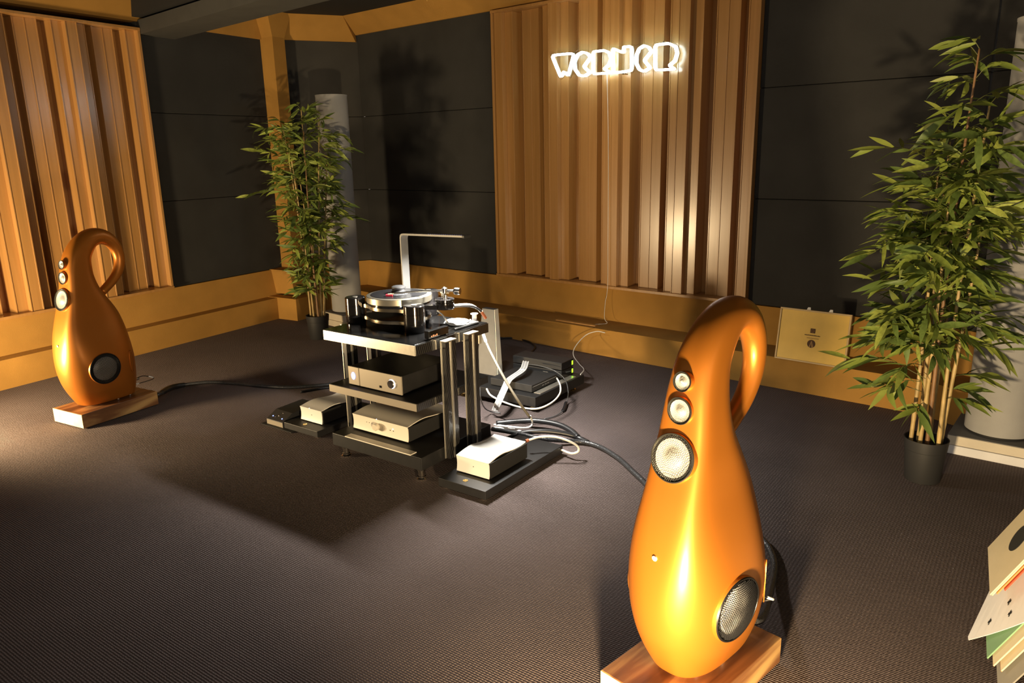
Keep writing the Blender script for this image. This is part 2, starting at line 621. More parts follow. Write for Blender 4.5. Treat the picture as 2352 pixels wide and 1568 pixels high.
# ------------------------------------------------------------------ wooden well diffusers on the walls
def diffuser(name, label, P, u, n, t0, t1, z0, z1):
    """a bank of vertical wells in the 0 1 4 2 2 4 1 depth sequence, thin fins between them"""
    rz = atan2(u.y, u.x)
    o = P + u * t0
    t = thing(name, label, 'acoustic panel', (o.x, o.y, z0), rz)
    W, Hh = t1 - t0, z1 - z0
    seq = [0, 1, 4, 2, 2, 4, 1] * 4
    fr = 0.022
    pitch = (W - 2 * fr) / len(seq)
    fin = 0.009
    unit_d = 0.042
    D = 4 * unit_d + 0.012

    def part(nm, *a):
        return obj(nm, bx(*a), 'diffuser_wood', t, bevel=0.0015)
    part('side_frame', 0, fr, -0.012, D, 0, Hh)
    part('side_frame', W - fr, W, -0.012, D, 0, Hh)
    part('top_rail', 0, W, -0.016, D, Hh, Hh + 0.022)
    part('bottom_rail', 0, W, -0.022, D, -0.022, 0)
    for k, s in enumerate(seq):
        x0 = fr + k * pitch
        y = s * unit_d
        part('well_board', x0 + fin, x0 + pitch, y, y + 0.014, 0, Hh)
        if k:
            part('fin', x0, x0 + fin, min(y, seq[k - 1] * unit_d) - 0.004, D, 0, Hh)
    obj('back_board', bx(0, W, D, D + 0.012, 0, Hh), 'diffuser_wood', t)
    return t


diffuser('well_diffuser', 'tall slatted wooden diffuser on the left wall behind the smaller loudspeaker', PA - na * 0.02, ua, na, -0.83, 1.615, ZT + 0.024, 2.63)
diffuser('well_diffuser', 'tall slatted wooden diffuser on the back wall carrying the neon sign', PB - nb * 0.02, ub, nb, -0.30, 2.13, ZT + 0.024, 2.755)

# ------------------------------------------------------------------ loudspeakers
ST = [  # z, front y, back y, width, exponent of the front half, of the back half
    (0.00, -0.168, 0.183, 0.195, 2.7, 3.2), (0.015, -0.178, 0.187, 0.212, 2.6, 3.0), (0.05, -0.198, 0.193, 0.242, 2.5, 2.9), (0.09, -0.218, 0.198, 0.272, 2.4, 2.8), (0.14, -0.238, 0.202, 0.300, 2.3, 2.7),
    (0.20, -0.251, 0.203, 0.321, 2.3, 2.6), (0.26, -0.256, 0.202, 0.327, 2.35, 2.6), (0.32, -0.253, 0.197, 0.315, 2.6, 2.6), (0.39, -0.243, 0.189, 0.286, 3.1, 2.6), (0.46, -0.228, 0.178, 0.251, 3.8, 2.6),
    (0.54, -0.205, 0.156, 0.213, 4.7, 2.6), (0.60, -0.186, 0.127, 0.193, 5.2, 2.6), (0.66, -0.168, 0.090, 0.179, 5.4, 2.6), (0.72, -0.153, 0.058, 0.164, 5.2, 2.5), (0.79, -0.141, 0.038, 0.150, 4.8, 2.4)]
LP = [  # loop: y, z, tilt deg, thickness in plane, width
    (-0.047, 0.855, 5, 0.166, 0.138), (-0.030, 0.925, 20, 0.150, 0.128), (0.012, 0.984, 42, 0.136, 0.119), (0.065, 1.022, 70, 0.117, 0.109),
    (0.123, 1.028, 97, 0.101, 0.099), (0.178, 1.004, 124, 0.088, 0.088), (0.218, 0.954, 150, 0.077, 0.078), (0.236, 0.890, 175, 0.069, 0.070),
    (0.227, 0.825, 199, 0.063, 0.064), (0.193, 0.766, 220, 0.059, 0.059), (0.143, 0.720, 230, 0.055, 0.055), (0.085, 0.678, 234, 0.052, 0.052)]
LNF = [4.0, 3.1, 2.5, 2.2, 2.05]
LNB = [2.3, 2.2, 2.1, 2.05, 2.0]


def st_at(z):
    for a, b in zip(ST, ST[1:]):
        if a[0] <= z <= b[0]:
            k = (z - a[0]) / (b[0] - a[0])
            return [a[i] + (b[i] - a[i]) * k for i in range(6)]


def body_point(y, z):
    _, f, b, w, n, n2 = st_at(z)
    cy, hb = (f + b) / 2, (b - f) / 2
    if y > cy:
        n = n2
    return w / 2 * max(0.0, 1 - abs((y - cy) / hb) ** n) ** (1 / n)


def speaker_body():
    rows = [((f + b) / 2, z, 0.0, b - f, w, n, n2) for z, f, b, w, n, n2 in ST] + [(y, z, radians(t), d, w, LNF[i] if i < 5 else 2.0, LNB[i] if i < 5 else 2.0) for i, (y, z, t, d, w) in enumerate(LP)]
    fine = []
    P = [rows[0]] + rows + [rows[-1]]
    K = 4
    for i in range(1, len(P) - 2):
        for j in range(K):
            t = j / K
            p0, p1, p2, p3 = P[i - 1:i + 3]
            fine.append([0.5 * ((2 * p1[c]) + (p2[c] - p0[c]) * t + (2 * p0[c] - 5 * p1[c] + 4 * p2[c] - p3[c]) * t * t + (3 * p1[c] - p0[c] - 3 * p2[c] + p3[c]) * t ** 3) for c in range(7)])
    fine.append(list(rows[-1]))
    bm = bmesh.new()
    N = 84
    rings = []
    for y, z, t, d, w, nf, nk in fine:
        ring = []
        for k in range(N):
            a = 2 * pi * k / N
            ca, sa = cos(a), sin(a)
            n = nk if sa >= 0 else nf
            x = w / 2 * abs(ca) ** (2 / n) * (1 if ca >= 0 else -1)
            q = d / 2 * abs(sa) ** (2 / n) * (1 if sa >= 0 else -1)
            ring.append(bm.verts.new((x, y + q * cos(t), z - q * sin(t))))
        rings.append(ring)
    for a, b in zip(rings, rings[1:]):
        for k in range(N):
            bm.faces.new((a[k], a[(k + 1) % N], b[(k + 1) % N], b[k]))
    bm.faces.new(rings[0])
    bm.faces.new(rings[-1])
    return bm


def hex_cap(R, rise, cell, keep=0.985):
    """honeycomb sheet bent into a shallow cap"""
    bm = bmesh.new()
    vd = {}

    def vert(x, y):
        k = (round(x, 5), round(y, 5))
        if k not in vd:
            r = hypot(x, y)
            vd[k] = bm.verts.new((x, y, rise * (1 - (r / R) ** 2)))
        return vd[k]
    s = cell / sqrt(3)
    M = int(R / cell) + 2
    for i in range(-M, M + 1):
        for j in range(-M, M + 1):
            cx, cy = cell * (i + 0.5 * (j % 2)), 1.5 * s * j
            if hypot(cx, cy) < R * keep - s:
                try:
                    bm.faces.new([vert(cx + s * cos(pi / 6 + k * pi / 3), cy + s * sin(pi / 6 + k * pi / 3)) for k in range(6)])
                except ValueError:
                    pass
    return bm


def driver(name, parent, R, M, dark=False, cell=0.005, rise=0.012, skirt=0.03):
    """bezel, metal cone with dome and a honeycomb guard, facing +z of M"""
    bm = lathe(bmesh.new(), [(R * 1.045, -0.004), (R * 1.04, -0.0005), (R * 1.02, 0.002), (R * 0.985, 0.002), (R * 0.965, -0.002), (R * 0.94, -0.004)], 48)
    b = obj(name, bm, 'grille_dark' if dark else 'grille_metal', parent, smooth='auto')
    b.matrix_local = M
    obj('rim', lathe(bmesh.new(), [(R * 1.04, -0.001), (R * 1.055, -0.003), (R * 1.06, -skirt)], 48), 'copper_paint', b, smooth=True)
    bm = lathe(bmesh.new(), [(R * 0.98, -0.004), (R * 0.9, -0.002), (R * 0.80, -0.004)], 40)
    obj('surround', bm, 'driver_dark', b, smooth=True)
    bm = lathe(bmesh.new(), [(R * 0.82, -0.002), (R * 0.62, -0.006), (R * 0.45, -0.007), (R * 0.40, -0.005), (R * 0.2, 0.002), (0, 0.004)] if not dark else
               [(R * 0.82, -0.008), (R * 0.74, 0.002), (R * 0.5, 0.008), (R * 0.25, 0.011), (0, 0.012)], 40)
    obj('cone', bm, 'driver_silver', b, smooth=True)
    g = obj('guard', hex_cap(R * 0.985, rise, cell), 'grille_dark' if dark else 'grille_metal', b)
    wf = g.modifiers.new('wire', 'WIREFRAME')
    wf.thickness = cell * (0.17 if not dark else 0.36)
    wf.use_replace = True
    return b


def aim(p, n, upv=(0, 0, 1)):
    n = Vector(n).normalized()
    x = Vector(upv).cross(n).normalized()
    y = n.cross(x)
    m = Matrix((x, y, n)).transposed().to_4x4()
    m.translation = p
    return m


def make_speaker(label, plabel, loc, rz, shift):
    PH = 0.095
    pl = thing('speaker_plinth', plabel, 'plinth', (loc[0], loc[1], 0), rz, 'wooden loudspeaker plinths')
    obj('block', bx(-0.152, 0.152, -0.26, 0.26, 0.006, PH), 'plinth_wood', pl, bevel=0.003)
    obj('end_face', bx(-0.151, 0.151, -0.2612, -0.26, 0.008, PH - 0.002), 'end_grain', pl)
    for sx in (-1, 1):
        for sy in (-1, 1):
            obj('pad', cyl(bmesh.new(), 0.018, 0, 0.007, sx * 0.12, sy * 0.22, 16), 'rubber_black', pl)
    t = thing('loudspeaker', label, 'loudspeaker', (loc[0], loc[1], PH), rz, 'curled copper loudspeakers')
    dy, dz = -0.005 + shift, 0.014
    body = obj('cabinet', speaker_body(), 'copper_paint', t, smooth=True)
    body.location = (0, dy, dz)
    # front drivers
    for nm, z, R, cell in (('midbass_driver', 0.672, 0.066, 0.0058), ('midrange_driver', 0.802, 0.037, 0.0036), ('tweeter', 0.882, 0.027, 0.003)):
        if z < 0.75:
            f0, f1 = st_at(z - 0.04)[1], st_at(z + 0.04)[1]
            y = st_at(z)[1]
            nrm = Vector((0, -0.08, (f1 - f0) * -1)) * -1
            nrm = Vector((0, -1, (f1 - f0) / 0.08 * 1.0))
        else:
            y = -0.1385 if z < 0.85 else -0.131
            nrm = Vector((0, -1, 0.10 if z < 0.85 else 0.16))
        nrm.normalize()
        p = Vector((0, y + dy, z + dz)) + nrm * (0.011 if R > 0.05 else 0.010)
        driver(nm, t, R, aim(p, nrm), cell=cell, rise=R * 0.12, skirt=0.03 if R > 0.05 else 0.02)
    # side woofers
    for s in (-1, 1):
        y, z = -0.065, 0.232
        x = body_point(y, z)
        dxdz = (body_point(y, z + 0.05) - body_point(y, z - 0.05)) / 0.1
        dxdy = (body_point(y + 0.05, z) - body_point(y - 0.05, z)) / 0.1
        nrm = Vector((s, -s * s * dxdy, -dxdz)).normalized()
        p = Vector((s * x, y + dy, z + dz)) + nrm * 0.000
        driver('woofer', t, 0.094, aim(p, nrm), dark=True, cell=0.0062, rise=0.02, skirt=0.04)
        # flared reflex slot
        y, z = 0.125, 0.23
        x = body_point(y, z)
        dxdy = (body_point(y + 0.03, z) - body_point(y - 0.03, z)) / 0.06
        nrm = Vector((s, -dxdy, 0)).normalized()
        bm = lathe(bmesh.new(), [(1.0, -0.004), (1.0, -0.001), (0.8, -0.0015), (0.45, -0.0020), (0.0, -0.0022)], 32)
        o = obj('port_flare', bm, 'copper_paint', t, smooth=True)
        o.matrix_local = aim(Vector((s * x, y + dy, z + dz)) + nrm * 0.003, nrm) @ Matrix.Diagonal((0.017, 0.072, 1, 1))
    # small badge on the front, chrome's bright reflection painted as plain cream
    z = 0.40
    y = st_at(z)[1]
    o = obj('badge', lathe(bmesh.new(), [(0.008, -0.004), (0.008, 0.003), (0.006, 0.0045), (0, 0.005)], 20), 'knob_cream', t, smooth='auto')
    o.matrix_local = aim(Vector((0, y + dy, z + dz)), (0, -1, -0.08))
    for (x, y) in ((-0.045, -0.07), (0.055, -0.07), (-0.07, 0.12), (0.07, 0.12), (0.08, 0.03)):
        obj('foot', lathe(bmesh.new(), [(0, 0), (0.006, 0.0), (0.009, 0.006), (0.006, 0.013), (0.006, 0.03)], 16, Matrix.Translation((x, y, 0))), 'chrome', t, smooth=True)
    # terminals and the jumper loop behind the cabinet
    yb = 0.195 + dy
    for x in (-0.03, 0.03):
        o = obj('terminal', lathe(bmesh.new(), [(0, -0.01), (0.006, -0.01), (0.006, 0.018), (0.009, 0.018), (0.009, 0.034), (0, 0.034)], 14), 'chrome', t, smooth='auto')
        o.matrix_local = aim((x, yb, 0.085), (0, 1, 0))
    pts = [(0.03, yb + 0.02, 0.09), (0.055, yb + 0.05, 0.10), (0.085, yb + 0.085, 0.088), (0.075, yb + 0.11, 0.068), (0.045, yb + 0.09, 0.055), (0.03, yb + 0.03, 0.05), (0.03, yb + 0.0, 0.05)]
    sp_ = spline(pts, 6)
    j = obj('jumper_wire', tube(bmesh.new(), sp_, 0.0028, 6), 'rubber_black', t, smooth=True)
    obj('white_collar', tube(bmesh.new(), sp_[10:16], 0.0052, 8), 'white_plastic', j, smooth=True)
    obj('white_collar', tube(bmesh.new(), sp_[-7:-2], 0.0052, 8), 'white_plastic', j, smooth=True)
    return t


SPK_FAR = ((-2.64, 4.666), radians(60.5 - 90))
SPK_NEAR = ((0.537, 2.006), radians(43 - 90))
make_speaker('curled copper loudspeaker standing before the slatted wall at the left', 'wooden block plinth under the loudspeaker by the left wall', *SPK_FAR, 0.0)
make_speaker('large curled copper loudspeaker in the right foreground', 'wooden block plinth under the loudspeaker in the right foreground', *SPK_NEAR, 0.03)

# ------------------------------------------------------------------ equipment rack
RRZ = radians(54.07 - 90)
RO = Vector((-0.462, 3.477, 0))
rx, ry = Vector((cos(RRZ), sin(RRZ), 0)), Vector((-sin(RRZ), cos(RRZ), 0))


def RL(x, y, z=0.0):
    p = RO + rx * x + ry * y
    return Vector((p.x, p.y, z))


def rthing(name, label, cat, x, y, z, group=None, drz=0.0):
    return thing(name, label, cat, RL(x, y, z), RRZ + drz, group)


rack = rthing('audio_rack', 'three tier black and aluminium audio rack in the middle of the floor', 'rack', 0, 0, 0)
RW, RD = 0.65, 0.57
obj('base_board', bx(-RW, 0, 0, RD, 0.068, 0.137), 'black_satin', rack, bevel=0.003)
obj('base_inlay', bx(-RW + 0.10, -0.07, -0.002, 0.045, 0.1345, 0.1405), 'cream_shell', rack, bevel=0.002)
obj('base_front', bx(-RW + 0.004, -0.004, -0.002, 0.0, 0.072, 0.133), 'champagne', rack).active_material = MATS['black_satin']
mid = obj('middle_shelf', bx(-RW + 0.01, -0.01, 0, RD, 0.376, 0.418), 'black_satin', rack, bevel=0.003)
obj('shelf_front', bx(-RW + 0.012, -0.012, -0.003, 0.0, 0.378, 0.416), 'champagne', mid)
obj('shelf_side', bx(-0.010, -0.007, 0.004, RD - 0.004, 0.378, 0.416), 'carbon_fibre', mid)
topb = obj('top_board', bx(-RW, 0, 0, RD, 0.660, 0.711), 'black_satin', rack, bevel=0.003)
obj('board_front', bx(-RW + 0.001, -0.001, -0.004, 0.0, 0.661, 0.711), 'brushed_alu', topb)
obj('board_side', bx(0.0, 0.003, 0.0, RD, 0.661, 0.711), 'carbon_fibre', topb)
obj('glass_plate', bx(-RW + 0.002, -0.002, 0.002, RD - 0.002, 0.711, 0.715), 'glass_top', topb, bevel=0.001)
bar = obj('rear_crossbar', bx(-RW + 0.03, -0.03, RD - 0.04, RD - 0.02, 0.60, 0.66), 'matt_alu', rack)
obj('name_plate', bx(-0.20, -0.12, RD - 0.043, RD - 0.04, 0.612, 0.632), 'cream_shell', bar)


def pillar(x, y, s):
    p = obj('pillar', bx(x - 0.014, x + 0.014, y, y + 0.034, 0.085, 0.695), 'carbon_fibre', rack, bevel=0.001)
    obj('second_bar', bx(x - 0.014, x + 0.014, y + 0.041, y + 0.078, 0.085, 0.695), 'carbon_fibre', p, bevel=0.001)
    obj('aluminium_bar', bx(x - 0.019, x + 0.019, y + 0.033, y + 0.042, 0.083, 0.698), 'brushed_alu', p)
    obj('edge_strip', bx(x - 0.019, x - 0.014, y - 0.004, y + 0.030, 0.083, 0.698), 'brushed_alu', p)
    obj('cap', bx(x - 0.019, x + 0.019, y - 0.004, y + 0.078, 0.698, 0.704), 'brushed_alu', p, bevel=0.001)
    for z in (0.395, 0.685):
        o = obj('pin', lathe(bmesh.new(), [(0, 0), (0.004, 0), (0.007, 0.012), (0.007, 0.028), (0, 0.028)], 12), 'chrome', p, smooth='auto')
        o.matrix_local = aim((x - s * 0.034, y + 0.03, z), (s, 0, 0))


for (x, y, s) in ((0.034, 0.165, 1), (0.034, 0.345, 1), (-RW - 0.034, 0.165, -1), (-RW - 0.034, 0.345, -1)):
    pillar(x, y, s)
for x in (-RW + 0.05, -0.045):
    for y in (0.045, RD - 0.05):
        obj('foot', lathe(bmesh.new(), [(0, 0), (0.026, 0), (0.027, 0.006), (0.022, 0.012), (0.022, 0.018), (0.017, 0.02), (0.017, 0.045), (0.022, 0.047), (0.022, 0.07), (0, 0.07)], 28, Matrix.Translation((x, y, 0))), 'chrome', rack, smooth='auto')

# --- turntable
TT = (-0.41, 0.33)
TZ = 0.715
tt = rthing('turntable', 'black and silver three tower turntable on top of the rack', 'turntable', TT[0], TT[1], TZ)
tow = [(0.222, -0.125), (-0.218, -0.115), (0.0, 0.235)]


def lobed(r0, grow, n=120):
    out = []
    for i in range(n):
        a = 2 * pi * i / n
        r = r0
        for (x, y) in tow:
            d = (a - atan2(y, x) + pi) % (2 * pi) - pi
            r += (hypot(x, y) + grow - r0) * exp(-(d / 0.23) ** 2)
        out.append((r * cos(a), r * sin(a)))
    return out


for z0, z1 in ((0.022, 0.045), (0.086, 0.110)):
    p = obj('plinth_plate', prism(bmesh.new(), lobed(0.164, -0.02), z0 + 0.003, z1), 'black_lacquer', tt, smooth='auto')
    obj('plate_edge', prism(bmesh.new(), lobed(0.1665, -0.018), z0 + 0.004, z1 - 0.003), 'dark_bronze', p, smooth='auto')
for k, (x, y) in enumerate(tow):
    w = obj('tower', lathe(bmesh.new(), [(0, 0), (0.053, 0), (0.055, 0.003), (0.055, 0.043), (0.0535, 0.044), (0.0535, 0.047), (0.055, 0.048), (0.055, 0.094), (0.0535, 0.095), (0.0535, 0.098), (0.055, 0.099), (0.055, 0.136), (0.051, 0.140), (0, 0.140)], 48, Matrix.Translation((x, y, 0))), 'black_lacquer', tt, smooth='auto')
    obj('tower_cap', lathe(bmesh.new(), [(0, 0.14), (0.014, 0.14), (0.014, 0.142), (0, 0.1425)], 20, Matrix.Translation((x, y, 0))), 'brushed_alu', w)
obj('sub_platter', lathe(bmesh.new(), [(0, 0.11), (0.16, 0.11), (0.16, 0.122), (0, 0.122)], 64), 'black_gloss', tt, smooth='auto')
obj('platter', lathe(bmesh.new(), [(0, 0.122), (0.172, 0.122), (0.174, 0.124), (0.174, 0.154), (0.172, 0.156), (0.155, 0.158), (0, 0.158)], 96), 'platter_metal', tt, smooth='auto')
# armboard and tonearm
ax, ay = 0.275, 0.055
ab = obj('armboard', lathe(bmesh.new(), [(0, 0.095), (0.048, 0.095), (0.05, 0.098), (0.05, 0.128), (0.047, 0.132), (0.047, 0.136), (0.05, 0.138), (0.05, 0.146), (0.047, 0.149), (0, 0.149)], 40, Matrix.Translation((ax, ay, 0))), 'black_lacquer', tt, smooth='auto')
hexa(bm := bmesh.new(), [(0.10, -0.05, 0.088), (0.27, 0.01, 0.096), (0.27, 0.10, 0.096), (0.10, 0.08, 0.088)], [(0.10, -0.05, 0.108), (0.27, 0.01, 0.118), (0.27, 0.10, 0.118), (0.10, 0.08, 0.108)])
obj('armboard_bridge', bm, 'black_lacquer', ab)
ta = obj('tonearm', tube(bmesh.new(), spline([(ax + 0.075, ay + 0.02, 0.192), (ax, ay, 0.190), (ax - 0.10, ay - 0.045, 0.186), (0.075, -0.055, 0.178), (0.035, -0.085, 0.174)], 6), 0.0055, 10), 'chrome', tt, smooth=True)
pv = bmesh.new()
lathe(pv, [(0, 0.149), (0.017, 0.149), (0.017, 0.16), (0.011, 0.163), (0.011, 0.178), (0.015, 0.18), (0.015, 0.203), (0.008, 0.208), (0, 0.212)], 20, Matrix.Translation((ax, ay, 0)))
cyl(pv, 0.007, 0.149, 0.185, ax - 0.030, ay + 0.018, 12)
cyl(pv, 0.006, 0.149, 0.172, ax + 0.026, ay - 0.022, 12)
box(pv, ax - 0.04, ax + 0.02, ay + 0.01, ay + 0.02, 0.172, 0.180)
obj('arm_pivot', pv, 'chrome', ta, smooth='auto')
cw = bmesh.new()
lathe(cw, [(0, -0.016), (0.017, -0.016), (0.019, -0.012), (0.019, 0.012), (0.017, 0.016), (0, 0.016)], 20, aim((ax + 0.07, ay + 0.019, 0.190), (1, 0.26, 0)))
obj('counterweight', cw, 'chrome', ta, smooth='auto')
obj('headshell', hexa(bmesh.new(), [(0.045, -0.085, 0.170), (0.02, -0.105, 0.170), (0.013, -0.094, 0.170), (0.038, -0.073, 0.170)], [(0.045, -0.085, 0.177), (0.02, -0.105, 0.175), (0.013, -0.094, 0.175), (0.038, -0.073, 0.177)]), 'brushed_alu', ta)
obj('cartridge', hexa(bmesh.new(), [(0.040, -0.09, 0.1615), (0.012, -0.112, 0.1615), (0.002, -0.098, 0.1615), (0.030, -0.076, 0.1615)], [(0.040, -0.09, 0.172), (0.012, -0.112, 0.172), (0.002, -0.098, 0.172), (0.030, -0.076, 0.172)]), 'cartridge_red', ta, bevel=0.001)
rec = obj('vinyl_record', lathe(bmesh.new(), [(0, 0), (0.150, 0), (0.1505, 0.001), (0.150, 0.002), (0.148, 0.0016), (0.056, 0.0016), (0.052, 0.002), (0, 0.002)], 96), 'vinyl', None, smooth='auto', loc=RL(*TT, TZ + 0.158))
tag(rec, 'black vinyl record lying on the turntable platter', 'record')
obj('record_label', lathe(bmesh.new(), [(0, 0.0021), (0.05, 0.0021), (0.05, 0.0024), (0, 0.0024)], 48), 'ink_grey', rec)
cl = thing('record_clamp', 'black mushroom shaped clamp on the centre of the record', 'record clamp', RL(*TT, TZ + 0.1604), RRZ)
obj('clamp_body', lathe(bmesh.new(), [(0, 0), (0.038, 0), (0.040, 0.003), (0.040, 0.011), (0.036, 0.014), (0.034, 0.02), (0.036, 0.022), (0.030, 0.027)], 40), 'black_satin', cl, smooth='auto')
obj('clamp_head', lathe(bmesh.new(), [(0.028, 0.024), (0.036, 0.026), (0.038, 0.030), (0.037, 0.036), (0.030, 0.040), (0, 0.042)], 40), 'black_plastic', cl, smooth='auto')

# --- LED desk lamp
lamp = rthing('desk_lamp', 'slim grey right angled LED desk lamp behind the turntable', 'lamp', -0.535, 0.515, TZ, None, radians(-9))
obj('lamp_base', bx(-0.05, 0.06, -0.045, 0.045, 0.0005, 0.014), 'silver_slab', lamp, bevel=0.004)
bm = bmesh.new()
pts = [(0, 0.012), (0, 0.435), (0.004, 0.448), (0.014, 0.456), (0.03, 0.459), (0.520, 0.477)]
th_ = 0.010
outer = [(x, z) for x, z in pts]
inner = [(th_, 0.012), (th_, 0.428), (0.0135, 0.4405), (0.02, 0.446), (0.032, 0.449), (0.520, 0.467)]
for y in (-0.024, 0.024):
    pass
ring = outer + inner[::-1]
a = [bm.verts.new((x, -0.024, z)) for x, z in ring]
b = [bm.verts.new((x, 0.024, z)) for x, z in ring]
n = len(ring)
for i in range(n):
    bm.faces.new((a[i], a[(i + 1) % n], b[(i + 1) % n], b[i]))
m_ = len(outer)
for i in range(m_ - 1):
    for q in (a, b):
        bm.faces.new((q[i], q[i + 1], q[n - 2 - i], q[n - 1 - i]))
arm = obj('lamp_arm', bm, 'lamp_grey', lamp, smooth='auto')
obj('arm_end', bx(0.520, 0.537, -0.025, 0.025, 0.4645, 0.4785), 'black_plastic', arm, bevel=0.002)
o = obj('led_strip', bx(0, 0.26, -0.015, 0.015, -0.0012, 0), 'lamp_led', arm)
o.matrix_local = Matrix.Translation((0.245, 0, 0.4579)) @ Matrix.Rotation(-0.0367, 4, 'Y')
for k in range(16):
    obj('touch_light', cyl(bmesh.new(), 0.0016, 0.0, 0.0012, 0, 0, 8), 'touch_blue', arm, loc=(0.24 + k * 0.0175, -0.012, 0.4585 + (0.21 + k * 0.0175) * 0.0367 + 0.0004))
ll = bpy.data.lights.new('desk_lamp_light', 'AREA')
ll.shape, ll.size, ll.size_y, ll.energy, ll.color = 'RECTANGLE', 0.25, 0.03, 48.0, (1.0, 0.95, 0.87)
ll.spread = radians(140)
lo_ = bpy.data.objects.new('desk_lamp_light', ll)
C.objects.link(lo_)
lo_.location = RL(-0.535 + 0.385 * cos(radians(9)), 0.515 - 0.385 * sin(radians(9)), TZ + 0.456)
lo_.rotation_euler = (0, -0.0367, RRZ + radians(-9))

# --- small display box on the rack top
db = rthing('display_box', 'small black box with red digits at the front edge of the rack top', 'display', -0.024, 0.115, TZ)
obj('case', bx(-0.014, 0.014, -0.005, 0.145, 0.003, 0.042), 'black_gloss', db, bevel=0.002)
obj('screen', bx(0.014, 0.0146, 0.004, 0.13, 0.008, 0.038), 'glass_top', db)
for k in range(4):
    obj('digit', bx(0.0146, 0.0150, 0.012 + k * 0.013, 0.020 + k * 0.013, 0.011, 0.017 + 0.003 * (k % 2)), 'amber_led', db)
for y in (0.01, 0.13):
    obj('foot', cyl(bmesh.new(), 0.006, 0, 0.004, 0, y, 10), 'rubber_black', db)
# speed cable rail lying along the edge
rod = obj('stylus_brush', tube(bmesh.new(), [RL(-0.03, 0.33, TZ + 0.006), RL(-0.025, 0.52, TZ + 0.006)], 0.006, 8), 'black_plastic', None, smooth='auto')
tag(rod, 'thin black rod lying on the right edge of the rack top', 'brush')
pad = rthing('white_mat', 'oval white mat with a coiled lead on the rear of the rack top', 'mat', -0.13, 0.47, TZ)
obj('disc', lathe(bmesh.new(), [(0, 0.0005), (0.07, 0.0005), (0.072, 0.003), (0.07, 0.005), (0, 0.006)], 40), 'silver_slab', pad, smooth='auto')
obj('coil', tube(bmesh.new(), [(0.06 * cos(a / 10), 0.06 * sin(a / 10), 0.010) for a in range(0, 60)], 0.005, 8), 'white_cable', pad, smooth=True)
rl = rthing('white_spool', 'white plastic spool standing at the rear corner of the rack top', 'spool', -0.07, 0.545, TZ)
obj('barrel', lathe(bmesh.new(), [(0, 0), (0.020, 0), (0.020, 0.004), (0.013, 0.006), (0.013, 0.04), (0.020, 0.042), (0.020, 0.046), (0, 0.046)], 24), 'white_plastic', rl, smooth='auto')


# --- streamer on the middle shelf
am = rthing('streamer', 'champagne fronted amplifier with glowing round knob on the middle rack shelf', 'amplifier', -0.535, 0.045, 0.418)
AW, AD, AH = 0.385, 0.40, 0.103
obj('case', bx(0.004, AW - 0.004, 0.008, AD, 0.008, AH), 'black_satin', am, bevel=0.003)
obj('power_panel', bx(0, 0.078, 0, 0.009, 0.006, AH + 0.001), 'champagne', am, bevel=0.002)
obj('front_panel', bx(0.084, AW, 0, 0.009, 0.006, AH + 0.001), 'champagne', am, bevel=0.002)
pb = bmesh.new()
prism(pb, [(0.038 + 0.011 * cos(2 * pi * i / 24) * (1 if abs(cos(2 * pi * i / 24)) < .72 else 1.05), 0.055 + 0.017 * sin(2 * pi * i / 24)) for i in range(24)], 0, 0.003)
o = obj('power_button', pb, 'white_plastic', am)
o.matrix_local = Matrix(((1, 0, 0, 0), (0, 0, -1, 0), (0, 1, 0, 0), (0, 0, 0, 1)))
bm = bmesh.new()
tube(bm, [(0.038 + 0.013 * cos(2 * pi * i / 24), -0.001, 0.055 + 0.019 * sin(2 * pi * i / 24)) for i in range(24)], 0.0014, 6, closed=True)
obj('glow_ring', bm, 'blue_led', o if False else am)
bm = bmesh.new()
tube(bm, spline([(0.044, -0.0035, 0.063), (0.038, -0.0035, 0.067), (0.032, -0.0035, 0.062), (0.038, -0.0035, 0.055), (0.044, -0.0035, 0.048), (0.038, -0.0035, 0.043), (0.032, -0.0035, 0.047)], 5), 0.0013, 5)
obj('power_mark', bm, 'blue_led', am)
kb = obj('volume_knob', lathe(bmesh.new(), [(0, 0), (0.0215, 0), (0.0215, 0.010), (0.020, 0.012), (0, 0.0125)], 36), 'chrome', am, smooth='auto')
kb.matrix_local = aim((0.318, 0.0, 0.056), (0, -1, 0))
obj('knob_ring', tube(bmesh.new(), [(0.0228 * cos(2 * pi * i / 32), 0.0228 * sin(2 * pi * i / 32), 0.002) for i in range(32)], 0.0012, 6, closed=True), 'white_led', kb)
obj('indicator', bx(0.228, 0.245, -0.0008, 0.0, 0.022, 0.034), 'black_gloss', am)
for x in (0.04, AW - 0.04):
    for y in (0.05, AD - 0.05):
        obj('foot', cyl(bmesh.new(), 0.015, 0, 0.009, x, y, 14), 'rubber_black', am)


